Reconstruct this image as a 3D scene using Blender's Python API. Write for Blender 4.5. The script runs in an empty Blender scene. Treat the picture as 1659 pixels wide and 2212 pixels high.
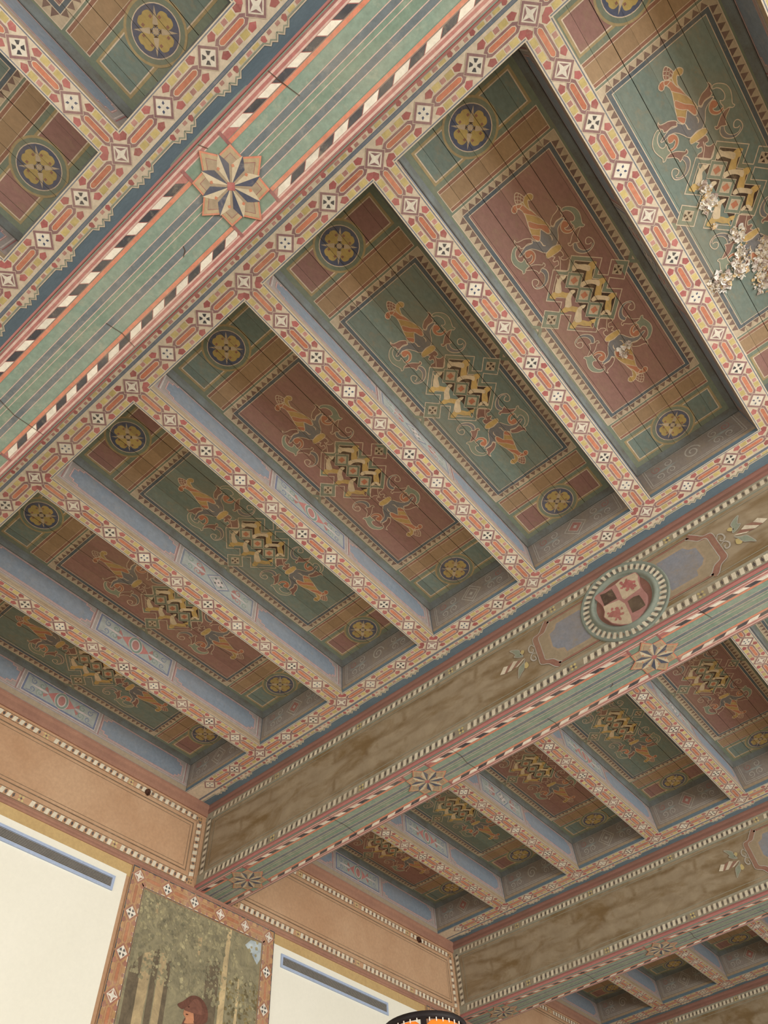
import bpy, bmesh, math, random
from mathutils import Vector, Matrix
random.seed(7)

# ------------------------------------------------------------------ scale and frame
# all lengths below are in "cells" (pitch of the painted star squares); U turns them into metres
U = 0.27
ZR = 4.95                       # height of the joist undersides above the floor (m)
P = 0.92568                     # star pitch along the joists
HB = 2.42                       # drop of the big beams below the joists
HP = 1.0                        # height of the coffer boards above the joist undersides
XW = -17.84                     # wall face
BAY = 11.9                      # beam to beam
RC = 1.3215                     # beam centre to rail star row
YC0 = 5 * P                     # centre of the near bay
BC0 = -RC                       # centre of the first big beam
HL = YC0 - 0.25                 # half length of a coffer
ZF = -ZR / U                    # floor, in cells

sc = bpy.context.scene
col = sc.collection

# ------------------------------------------------------------------ camera
Rm = [[0.7658895830125865, 0.6404955165648059, -0.05637942792534134],
      [-0.5535413945992893, 0.6122119330573296, -0.5646135611967548],
      [-0.3271162959833705, 0.46363999210873763, 0.8234275235984826]]
CC = (-2.2316398102108805, -1.809246216391699, -12.774354653672928)
cam_d = bpy.data.cameras.new('camera')
cam_d.sensor_fit = 'VERTICAL'; cam_d.sensor_height = 36.0
cam_d.lens = 1557.93 / 2212 * 36.0
cam_d.clip_start = 0.05; cam_d.clip_end = 200
cam = bpy.data.objects.new('camera', cam_d); col.objects.link(cam)
rx, dn, fw = Vector(Rm[0]), Vector(Rm[1]), Vector(Rm[2])
mw = Matrix((rx, -dn, -fw)).transposed().to_4x4()
mw.translation = Vector((CC[0] * U, CC[1] * U, CC[2] * U + ZR))
cam.matrix_world = mw
sc.camera = cam

# ------------------------------------------------------------------ world, lights, exposure
w = bpy.data.worlds.new('world'); sc.world = w; w.use_nodes = True
w.node_tree.nodes['Background'].inputs[0].default_value = (0.99, 1.0, 0.985, 1)
w.node_tree.nodes['Background'].inputs[1].default_value = 0.42

def area(name, loc, target, sx, sy, power, colr):
    d = bpy.data.lights.new(name, 'AREA'); d.shape = 'RECTANGLE'; d.size = sx; d.size_y = sy
    d.energy = power; d.color = colr
    o = bpy.data.objects.new(name, d); col.objects.link(o)
    o.location = loc
    o.rotation_euler = (Vector(target) - Vector(loc)).to_track_quat('-Z', 'Y').to_euler()
    return o
# tall windows in the unseen wall opposite, and one behind the photographer
area('window_light_side', (5.6, 1.5, 1.7), (-2.0, 2.0, 4.6), 8.0, 2.6, 520, (1.0, 0.995, 0.975))
area('window_light_back', (-1.5, -5.2, 1.8), (-2.0, 3.0, 4.0), 4.5, 2.4, 110, (1.0, 0.99, 0.97))

vs = sc.view_settings
vs.view_transform = 'Standard'; vs.look = 'None'; vs.exposure = 0.5; vs.gamma = 1.0
vs.use_curve_mapping = False

# ------------------------------------------------------------------ colours and materials
def lin(c):
    c = c / 255.0
    return c / 12.92 if c <= 0.04045 else ((c + 0.055) / 1.055) ** 2.4
def rgb(r, g, b): return (lin(r), lin(g), lin(b))
K = dict(
    cream=rgb(221, 205, 180), mauve=rgb(148, 112, 112), orange=rgb(206, 116, 82), yellow=rgb(206, 186, 122),
    red=rgb(176, 84, 86), pink=rgb(190, 132, 124), blueline=rgb(104, 116, 134), railblue=rgb(112, 128, 138),
    white=rgb(234, 226, 208), black=rgb(62, 63, 70), petal=rgb(70, 82, 112), zig=rgb(150, 158, 140),
    sgreen=rgb(134, 154, 138), sgreen2=rgb(122, 144, 126), sgrey=rgb(106, 116, 120), sorange=rgb(218, 130, 98),
    spink=rgb(178, 112, 106), slight=rgb(212, 182, 168), sdark=rgb(150, 92, 92),
    starblue=rgb(70, 76, 96), startan=rgb(182, 160, 124), starpale=rgb(206, 190, 160), framecore=rgb(180, 116, 80),
    fgreen=rgb(112, 130, 118), fred=rgb(146, 100, 88), bgreen=rgb(112, 132, 112), bline=rgb(98, 110, 116), ocre=rgb(170, 132, 90),
    ocrered=rgb(152, 88, 66), yframe=rgb(182, 158, 106), tri=rgb(112, 74, 68), tricream=rgb(212, 190, 158),
    disc=rgb(76, 84, 112), petaly=rgb(186, 158, 84), dark=rgb(78, 60, 48), tan=rgb(196, 156, 88), hide=rgb(218, 188, 144),
    torch=rgb(206, 164, 84), coral=rgb(204, 112, 72), pine=rgb(150, 82, 72), calyx=rgb(104, 110, 122), leafred=rgb(140, 84, 78),
    leafgreen=rgb(128, 146, 126), outline=rgb(222, 190, 156),
    jblue=rgb(110, 126, 142), jmauve=rgb(152, 142, 136), jlight=rgb(192, 178, 170), jtan=rgb(168, 148, 122), jgrey=rgb(152, 156, 150),
    jred=rgb(160, 96, 92), jgreen=rgb(120, 136, 124), jdblue=rgb(84, 100, 134),
    egrey=rgb(142, 132, 124), eline=rgb(184, 178, 166),
    fgrey=rgb(158, 142, 116), fblue=rgb(128, 134, 146), fred2=rgb(148, 102, 88), mgreen=rgb(136, 142, 130), sline=rgb(156, 152, 132),
    dent=rgb(226, 214, 188), dentdark=rgb(84, 74, 72), dentmid=rgb(150, 138, 116),
    wbrown=rgb(192, 146, 108), wband=rgb(150, 108, 90), wline=rgb(112, 86, 62), frameo=rgb(186, 142, 96), framered=rgb(164, 102, 78),
)
# the distemper has aged towards a common warm grey
def age(keys, to, amt):
    for k in keys.split():
        K[k] = tuple(a * (1 - amt) + b * amt for a, b in zip(K[k], to))
age('fgreen fred bgreen bline ocre ocrered yframe tri tricream disc petaly dark tan hide torch coral pine calyx leafred leafgreen outline', rgb(186, 176, 158), .20)
age('orange red pink sorange railblue blueline jblue jdblue jred fblue framered', rgb(176, 166, 152), .12)
age(' '.join(K), rgb(156, 148, 132), .09)
K['bline'] = rgb(98, 108, 114); K['fgreen'] = rgb(128, 142, 132); K['fred'] = rgb(160, 122, 112)
K['petaly'] = rgb(194, 170, 108); K['disc'] = rgb(98, 103, 122); K['hide'] = rgb(232, 212, 178); K['tan'] = rgb(214, 182, 118); K['outline'] = rgb(226, 206, 180); K['dark'] = rgb(84, 68, 58)
def mk(name):
    m = bpy.data.materials.new(name); m.use_nodes = True
    nt = m.node_tree; b = nt.nodes['Principled BSDF']
    b.inputs['Roughness'].default_value = 0.85
    b.inputs['Specular IOR Level'].default_value = 0.15
    return m, nt, b
def noise(nt, scale, detail=4, rough=0.6, vec=None, dist=0.0):
    n = nt.nodes.new('ShaderNodeTexNoise'); n.inputs['Scale'].default_value = scale
    n.inputs['Detail'].default_value = detail; n.inputs['Roughness'].default_value = rough
    n.inputs['Distortion'].default_value = dist
    if vec is not None: nt.links.new(vec, n.inputs['Vector'])
    return n.outputs['Fac']
def ramp(nt, fac, p0, c0, p1, c1):
    r = nt.nodes.new('ShaderNodeValToRGB'); e = r.color_ramp.elements
    e[0].position = p0; e[0].color = (*c0, 1); e[1].position = p1; e[1].color = (*c1, 1)
    nt.links.new(fac, r.inputs['Fac']); return r.outputs['Color']
def mixc(nt, fac, a, b, mode='MIX'):
    m = nt.nodes.new('ShaderNodeMix'); m.data_type = 'RGBA'; m.blend_type = mode
    for key, v in ((0, fac), (6, a), (7, b)):
        if isinstance(v, (int, float)): m.inputs[key].default_value = v
        elif isinstance(v, tuple): m.inputs[key].default_value = (*v[:3], 1)
        else: nt.links.new(v, m.inputs[key])
    return m.outputs[2]
def coords(nt, scale=(1, 1, 1)):
    t = nt.nodes.new('ShaderNodeTexCoord'); mp = nt.nodes.new('ShaderNodeMapping')
    mp.inputs['Scale'].default_value = scale
    nt.links.new(t.outputs['Object'], mp.inputs['Vector']); return mp.outputs['Vector']
def bump(nt, b, fac, strength=0.2, dist=0.004):
    n = nt.nodes.new('ShaderNodeBump'); n.inputs['Strength'].default_value = strength
    n.inputs['Distance'].default_value = dist
    nt.links.new(fac, n.inputs['Height']); nt.links.new(n.outputs['Normal'], b.inputs['Normal'])

def paint_material(name, wash, wash_amt, grain=(0.80, 1.12), scale=3.0, stretch=(1, 1, 1), each=0.0):
    """worn distemper paint: the colour of every painted shape, faded in patches and speckled"""
    m, nt, b = mk(name)
    at = nt.nodes.new('ShaderNodeAttribute'); at.attribute_name = 'Col'
    v = coords(nt, stretch)
    g = ramp(nt, noise(nt, 38, 6, 0.7, v), 0.3, (grain[0],) * 3, 0.7, (grain[1],) * 3)
    c = mixc(nt, 1.0, at.outputs['Color'], g, 'MULTIPLY')
    big = ramp(nt, noise(nt, scale, 5, 0.62, v, 0.4), 0.42, (0, 0, 0), 0.72, (1, 1, 1))
    f = nt.nodes.new('ShaderNodeMath'); f.operation = 'MULTIPLY'; f.inputs[1].default_value = wash_amt
    nt.links.new(big, f.inputs[0])
    c = mixc(nt, f.outputs[0], c, wash)
    rub = ramp(nt, noise(nt, 17, 9, 0.78, v, 0.2), 0.53, (0, 0, 0), 0.66, (1, 1, 1))     # rubbed specks
    f2 = nt.nodes.new('ShaderNodeMath'); f2.operation = 'MULTIPLY'; f2.inputs[1].default_value = wash_amt * 1.1
    nt.links.new(rub, f2.inputs[0])
    c = mixc(nt, f2.outputs[0], c, tuple(x * 1.05 for x in wash))
    if each:                                        # every board took the paint a little differently
        oi = nt.nodes.new('ShaderNodeObjectInfo')
        c = mixc(nt, 1.0, c, ramp(nt, oi.outputs['Random'], 0, (1 - each,) * 3, 1, (1 + each,) * 3), 'MULTIPLY')
    nt.links.new(c, b.inputs['Base Color'])
    bump(nt, b, noise(nt, 60, 5, 0.6, v), 0.12, 0.002)
    return m
M = {}
M['paint'] = paint_material('worn_paint', rgb(200, 184, 158), 0.20)
M['boardpaint'] = paint_material('worn_paint_on_boards', rgb(158, 138, 108), 0.40, (0.84, 1.1), 2.2, (1.6, 0.7, 1), 0.10)
M['sidepaint'] = paint_material('aged_paint_on_timber', rgb(160, 146, 128), 0.20, (0.84, 1.1), 2.6)
M['stonepaint'] = paint_material('faded_paint_on_plaster', rgb(150, 132, 106), 0.45, (0.82, 1.1), 2.6)

def plain(name, c, c2=None, scale=4, stretch=(1, 1, 1), rough=0.85, bstr=0.15, gr=0.88):
    m, nt, b = mk(name)
    v = coords(nt, stretch)
    c2 = c2 or tuple(x * 0.78 for x in c)
    cc = mixc(nt, ramp(nt, noise(nt, scale, 6, 0.65, v, 0.3), 0.35, (0, 0, 0), 0.7, (1, 1, 1)), c, c2)
    g = ramp(nt, noise(nt, 45, 5, 0.7, v), 0.3, (gr,) * 3, 0.7, (1 + (1 - gr) * .5,) * 3)
    nt.links.new(mixc(nt, 1.0, cc, g, 'MULTIPLY'), b.inputs['Base Color'])
    b.inputs['Roughness'].default_value = rough
    bump(nt, b, noise(nt, 55, 5, 0.6, v), bstr, 0.002)
    return m
M['joistwood'] = plain('tan_painted_joist', rgb(174, 154, 128), rgb(154, 130, 102), 3, (2, 2, 2))
M['joistside'] = plain('mauve_grey_joist_side', rgb(154, 142, 136), rgb(140, 128, 118), 3)
M['railblue'] = plain('blue_rail_paint', rgb(110, 127, 136), rgb(98, 114, 124), 3, (1, 3, 1))
M['boardback'] = plain('bare_board', rgb(120, 104, 82), rgb(96, 80, 60), 3, (3, .5, 3))
M['cove'] = plain('dark_blue_cove', rgb(120, 126, 124), rgb(104, 100, 90), 4, (2, 2, 2))
M['beamplaster'] = plain('beam_plaster', rgb(150, 124, 108), rgb(132, 104, 90), 3)
M['pinkmoulding'] = plain('rose_moulding', rgb(176, 118, 110), rgb(160, 104, 98), 5, (.6, 3, 3))
M['shieldpink'] = plain('faded_rose_plaster', rgb(176, 132, 122), rgb(158, 112, 104), 5)
M['redmoulding'] = plain('brown_red_moulding', rgb(146, 104, 92), rgb(128, 98, 84), 4, (.6, 3, 3))
M['soffitgreen'] = plain('green_soffit', rgb(134, 154, 138), rgb(118, 140, 124), 3, (.5, 3, 1))
M['greenmoulding'] = plain('grey_green_plaster', rgb(140, 146, 132), rgb(122, 128, 116), 4)
M['wallbrown'] = plain('ochre_brown_plaster', rgb(196, 160, 126), rgb(180, 140, 106), 1.6)
M['wallochre'] = plain('ochre_plaster', rgb(200, 170, 118), rgb(188, 156, 106), 2.0)
M['wallwhite'] = plain('white_plaster', rgb(240, 235, 217), rgb(236, 231, 212), 1.2, (1, 1, 1), 0.8, 0.02, 0.97)
M['wallred'] = plain('brown_red_plaster', rgb(152, 112, 94), rgb(172, 130, 106), 2.4)
M['ventframe'] = plain('pale_blue_metal', rgb(176, 189, 211), rgb(168, 181, 203), 3, (1, 1, 1), 0.5, 0.02)
M['ventslat'] = plain('grey_metal_slat', rgb(186, 180, 170), rgb(174, 168, 158), 3, (1, 1, 1), 0.5, 0.02)
M['ventdark'] = plain('dark_duct', rgb(84, 80, 76), rgb(74, 70, 66), 3)
M['floor'] = plain('oak_floor', rgb(196, 182, 162), rgb(184, 168, 146), 1.5, (1, 6, 1), 0.4, 0.05)
M['slab'] = plain('ceiling_slab', rgb(70, 58, 44))
M['iron'] = plain('black_iron', rgb(44, 38, 36), rgb(36, 30, 30), 6, (1, 1, 1), 0.5, 0.1)
M['stitch'] = plain('white_thread', rgb(240, 232, 215))
M['hook'] = plain('dark_brown_iron', rgb(84, 58, 46), rgb(66, 44, 36))
def amber():
    m, nt, b = mk('amber_shade')
    b.inputs['Base Color'].default_value = (0.62, 0.15, 0.015, 1)
    b.inputs['Emission Color'].default_value = (1.0, 0.27, 0.03, 1)
    b.inputs['Emission Strength'].default_value = 0.28
    b.inputs['Roughness'].default_value = 0.5
    return m
M['amber'] = amber()
def frieze_mat():
    """grey painted ashlar, brown ground showing through in ragged horizontal streaks"""
    m, nt, b = mk('worn_ashlar_frieze')
    v = coords(nt, (1, 1, 1))
    sw = nt.nodes.new('ShaderNodeVectorMath'); sw.operation = 'ADD'
    wob = nt.nodes.new('ShaderNodeTexNoise'); wob.inputs['Scale'].default_value = 2.4; wob.inputs['Detail'].default_value = 4
    nt.links.new(v, wob.inputs['Vector'])
    scl = nt.nodes.new('ShaderNodeVectorMath'); scl.operation = 'SCALE'; scl.inputs['Scale'].default_value = 0.16
    nt.links.new(wob.outputs['Color'], scl.inputs[0])
    nt.links.new(v, sw.inputs[0]); nt.links.new(scl.outputs[0], sw.inputs[1])
    sep = nt.nodes.new('ShaderNodeSeparateXYZ'); cmb = nt.nodes.new('ShaderNodeCombineXYZ')
    nt.links.new(sw.outputs[0], sep.inputs[0])
    nt.links.new(sep.outputs['X'], cmb.inputs['X']); nt.links.new(sep.outputs['Z'], cmb.inputs['Y'])
    br = nt.nodes.new('ShaderNodeTexBrick')
    br.inputs['Scale'].default_value = 1.0; br.inputs['Brick Width'].default_value = 0.62; br.inputs['Row Height'].default_value = 0.105
    br.inputs['Mortar Size'].default_value = 0.03; br.inputs['Mortar Smooth'].default_value = 1.0
    nt.links.new(cmb.outputs[0], br.inputs['Vector'])
    n2 = ramp(nt, noise(nt, 3.2, 6, 0.65, coords(nt, (0.85, 1, 1.9)), 0.5), 0.46, (0, 0, 0), 0.66, (1, 1, 1))
    base = mixc(nt, ramp(nt, noise(nt, 9, 5, 0.6, v), 0.3, (0, 0, 0), 0.7, (1, 1, 1)), rgb(164, 148, 122), rgb(146, 130, 106))
    c = mixc(nt, n2, base, rgb(128, 106, 74))
    mm = nt.nodes.new('ShaderNodeMath'); mm.operation = 'MULTIPLY'; nt.links.new(br.outputs['Fac'], mm.inputs[0])
    nt.links.new(ramp(nt, noise(nt, 2.2, 5, 0.7, coords(nt, (0.8, 1, 1.6)), 0.6), 0.40, (.10,) * 3, 0.66, (.85,) * 3), mm.inputs[1])
    c = mixc(nt, mm.outputs[0], c, rgb(116, 94, 64))
    nt.links.new(c, b.inputs['Base Color'])
    bump(nt, b, noise(nt, 30, 5, 0.6, v), 0.2, 0.003)
    return m
M['frieze'] = frieze_mat()
def canvas_mat():
    m, nt, b = mk('painted_canvas')
    at = nt.nodes.new('ShaderNodeAttribute'); at.attribute_name = 'Col'
    v = coords(nt, (1, 1, 1))
    n = ramp(nt, noise(nt, 9, 8, 0.75, v, 1.2), 0.33, (0.66,) * 3, 0.68, (1.3, 1.27, 1.18))
    nt.links.new(mixc(nt, 1.0, at.outputs['Color'], n, 'MULTIPLY'), b.inputs['Base Color'])
    b.inputs['Roughness'].default_value = 0.6
    return m
M['canvas'] = canvas_mat()

# ------------------------------------------------------------------ object helpers
def tag(o, label=None, cat=None, group=None, kind=None):
    if label: o['label'] = label
    if cat: o['category'] = cat
    if group: o['group'] = group
    if kind: o['kind'] = kind
    return o
def thing(name, loc, label, cat, group=None, kind='thing'):
    o = bpy.data.objects.new(name, None); col.objects.link(o)
    o.empty_display_size = 0.1
    o.location = (loc[0] * U, loc[1] * U, loc[2] * U + ZR)
    return tag(o, label, cat, group, kind)
def link(name, me, parent=None, loc=None):
    o = bpy.data.objects.new(name, me); col.objects.link(o)
    if parent is not None: o.parent = parent
    if loc is not None:
        o.location = (loc[0] * U, loc[1] * U, loc[2] * U + (0 if parent is not None else ZR))
    return o
def copy_tree(o, parent=None):
    c = o.copy(); col.objects.link(c); c.parent = parent
    for ch in list(o.children):
        copy_tree(ch, c)
    return c
class MB:
    """mesh builder in cells"""
    def __init__(s): s.v = []; s.f = []
    def add(s, vs_, fs):
        n = len(s.v); s.v += vs_; s.f += [tuple(i + n for i in f) for f in fs]; return s
    def box(s, x0, x1, y0, y1, z0, z1):
        return s.add([(x0, y0, z0), (x1, y0, z0), (x1, y1, z0), (x0, y1, z0), (x0, y0, z1), (x1, y0, z1), (x1, y1, z1), (x0, y1, z1)],
                     [(3, 2, 1, 0), (4, 5, 6, 7), (0, 1, 5, 4), (1, 2, 6, 5), (2, 3, 7, 6), (3, 0, 4, 7)])
    def prism(s, prof, axis, a0, a1):
        """profile (p, q) swept along axis: axis x -> (p=y, q=z); y -> (p=x, q=z); z -> (p=x, q=y)"""
        n = len(prof); vs_ = []
        for a in (a0, a1):
            for p, q in prof:
                vs_.append((a, p, q) if axis == 'x' else (p, a, q) if axis == 'y' else (p, q, a))
        fs = [tuple(range(n - 1, -1, -1)), tuple(range(n, 2 * n))]
        fs += [(i, (i + 1) % n, n + (i + 1) % n, n + i) for i in range(n)]
        return s.add(vs_, fs)
    def mesh(s, name, mat, smooth=False):
        me = bpy.data.meshes.new(name)
        me.from_pydata([(x * U, y * U, z * U) for x, y, z in s.v], [], s.f)
        bm = bmesh.new(); bm.from_mesh(me); bmesh.ops.recalc_face_normals(bm, faces=bm.faces); bm.to_mesh(me); bm.free()
        if smooth:
            for p in me.polygons: p.use_smooth = True
        me.materials.append(mat); return me
    def build(s, name, mat, parent=None, loc=None, smooth=False):
        return link(name, s.mesh(name, mat, smooth), parent, loc)
def strip(name, mat, parent, prof, axis, a0, a1):
    return MB().prism(prof, axis, a0, a1).build(name, mat, parent)

EPS = 0.0016
def smooth(pts, closed=True, n=4):
    out = []; m = len(pts)
    rng = range(m) if closed else range(m - 1)
    for i in rng:
        if closed: p0, p1, p2, p3 = pts[i - 1], pts[i], pts[(i + 1) % m], pts[(i + 2) % m]
        else: p0, p1, p2, p3 = pts[max(i - 1, 0)], pts[i], pts[i + 1], pts[min(i + 2, m - 1)]
        for k in range(n):
            t = k / n; t2 = t * t; t3 = t2 * t
            out.append(tuple(0.5 * (2 * p1[j] + (p2[j] - p0[j]) * t + (2 * p0[j] - 5 * p1[j] + 4 * p2[j] - p3[j]) * t2
                                    + (3 * p1[j] - p0[j] - 3 * p2[j] + p3[j]) * t3) for j in (0, 1)))
    if not closed: out.append(pts[-1])
    return out
class Art:
    """flat painted shapes on a surface, kept as thin layers of paint"""
    def __init__(s): s.p = []
    def poly(s, pts, c, l=1, jit=0.05):
        c = K[c] if isinstance(c, str) else c
        j = 1 + random.uniform(-jit, jit)
        s.p.append(([tuple(p) for p in pts], (c[0] * j, c[1] * j, c[2] * j), l)); return s
    def rect(s, a0, b0, a1, b1, c, l=1, jit=0.04):
        return s.poly([(a0, b0), (a1, b0), (a1, b1), (a0, b1)], c, l, jit)
    def disc(s, ca, cb, r, c, l=1, n=28, rb=None):
        rb = rb or r
        return s.poly([(ca + r * math.cos(2 * math.pi * i / n), cb + rb * math.sin(2 * math.pi * i / n)) for i in range(n)], c, l, 0.02)
    def line(s, pts, wd, c, l=1, closed=False, taper=False):
        n = len(pts); L = []; Rr = []
        for i in range(n):
            if closed: a, b, d = pts[i - 1], pts[i], pts[(i + 1) % n]
            else: a, b, d = pts[max(i - 1, 0)], pts[i], pts[min(i + 1, n - 1)]
            def nrm(p, q):
                dx, dy = q[0] - p[0], q[1] - p[1]; h = math.hypot(dx, dy)
                return (-dy / h, dx / h) if h > 1e-9 else None
            n1, n2 = nrm(a, b), nrm(b, d)
            n1 = n1 or n2; n2 = n2 or n1
            mx, my = n1[0] + n2[0], n1[1] + n2[1]; h = math.hypot(mx, my)
            if h < 0.3: mx, my, k = n1[0], n1[1], 1
            else:
                mx /= h; my /= h; k = min(1 / max(mx * n1[0] + my * n1[1], 0.3), 2.2)
            ww = wd / 2 * k
            if taper: ww *= 0.35 + 0.65 * math.sin(math.pi * min(1, (i + .6) / (n + .2)))
            L.append((b[0] + mx * ww, b[1] + my * ww)); Rr.append((b[0] - mx * ww, b[1] - my * ww))
        c = K[c] if isinstance(c, str) else c
        for i in range(n if closed else n - 1):
            j = (i + 1) % n
            s.p.append(([L[i], L[j], Rr[j], Rr[i]], c, l))
        return s
    def shape(s, pts, c, l=2, outline='outline', wd=0.014, sm=True):
        q = smooth(pts) if sm else pts
        s.poly(q, c, l)
        if outline: s.line(q, wd, outline, l + 0.5, True)
        return s
    def clip(s, ax, lim, keep):
        """keep what lies on the keep side (+1 / -1) of coordinate ax = lim"""
        out = []
        for pts, c, l in s.p:
            q = []; n = len(pts)
            for i in range(n):
                a, b = pts[i], pts[(i + 1) % n]
                ia, ib = (a[ax] - lim) * keep >= 0, (b[ax] - lim) * keep >= 0
                if ia: q.append(a)
                if ia != ib:
                    t = (lim - a[ax]) / (b[ax] - a[ax]); q.append((a[0] + (b[0] - a[0]) * t, a[1] + (b[1] - a[1]) * t))
            if len(q) > 2: out.append((q, c, l))
        s.p = out; return s
    def mapped(s, f):
        a = Art(); a.p = [([f(p) for p in pts], c, l) for pts, c, l in s.p]; return a
    def merge(s, o): s.p += o.p; return s
    def data(s, O, A, B, N, off=0.0):
        vs_, fs, cs = [], [], []
        for pts, c, l in s.p:
            n = len(vs_); h = off + l * EPS
            for a, b in pts:
                vs_.append(tuple(O[k] + A[k] * a + B[k] * b + N[k] * h for k in range(3)))
            fs.append(tuple(range(n, n + len(pts)))); cs.append(c)
        return vs_, fs, cs
    def mesh(s, name, O, A, B, N, mat, off=0.0):
        vs_, fs, cs = s.data(O, A, B, N, off)
        me = bpy.data.meshes.new(name)
        me.from_pydata([(x * U, y * U, z * U) for x, y, z in vs_], [], fs)
        put_colours(me, cs)
        me.materials.append(mat); return me
    def build(s, name, O, A, B, N, mat, parent=None, off=0.0):
        return link(name, s.mesh(name, O, A, B, N, mat, off), parent)
def put_colours(me, cs):
    at = me.color_attributes.new('Col', 'FLOAT_COLOR', 'CORNER')
    flat = []
    for p in me.polygons:
        c = cs[p.index]
        flat += [c[0], c[1], c[2], 1.0] * p.loop_total
    at.data.foreach_set('color', flat)
X, Y, Z = (1, 0, 0), (0, 1, 0), (0, 0, 1)
NX, NY, NZ = (-1, 0, 0), (0, -1, 0), (0, 0, -1)

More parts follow.
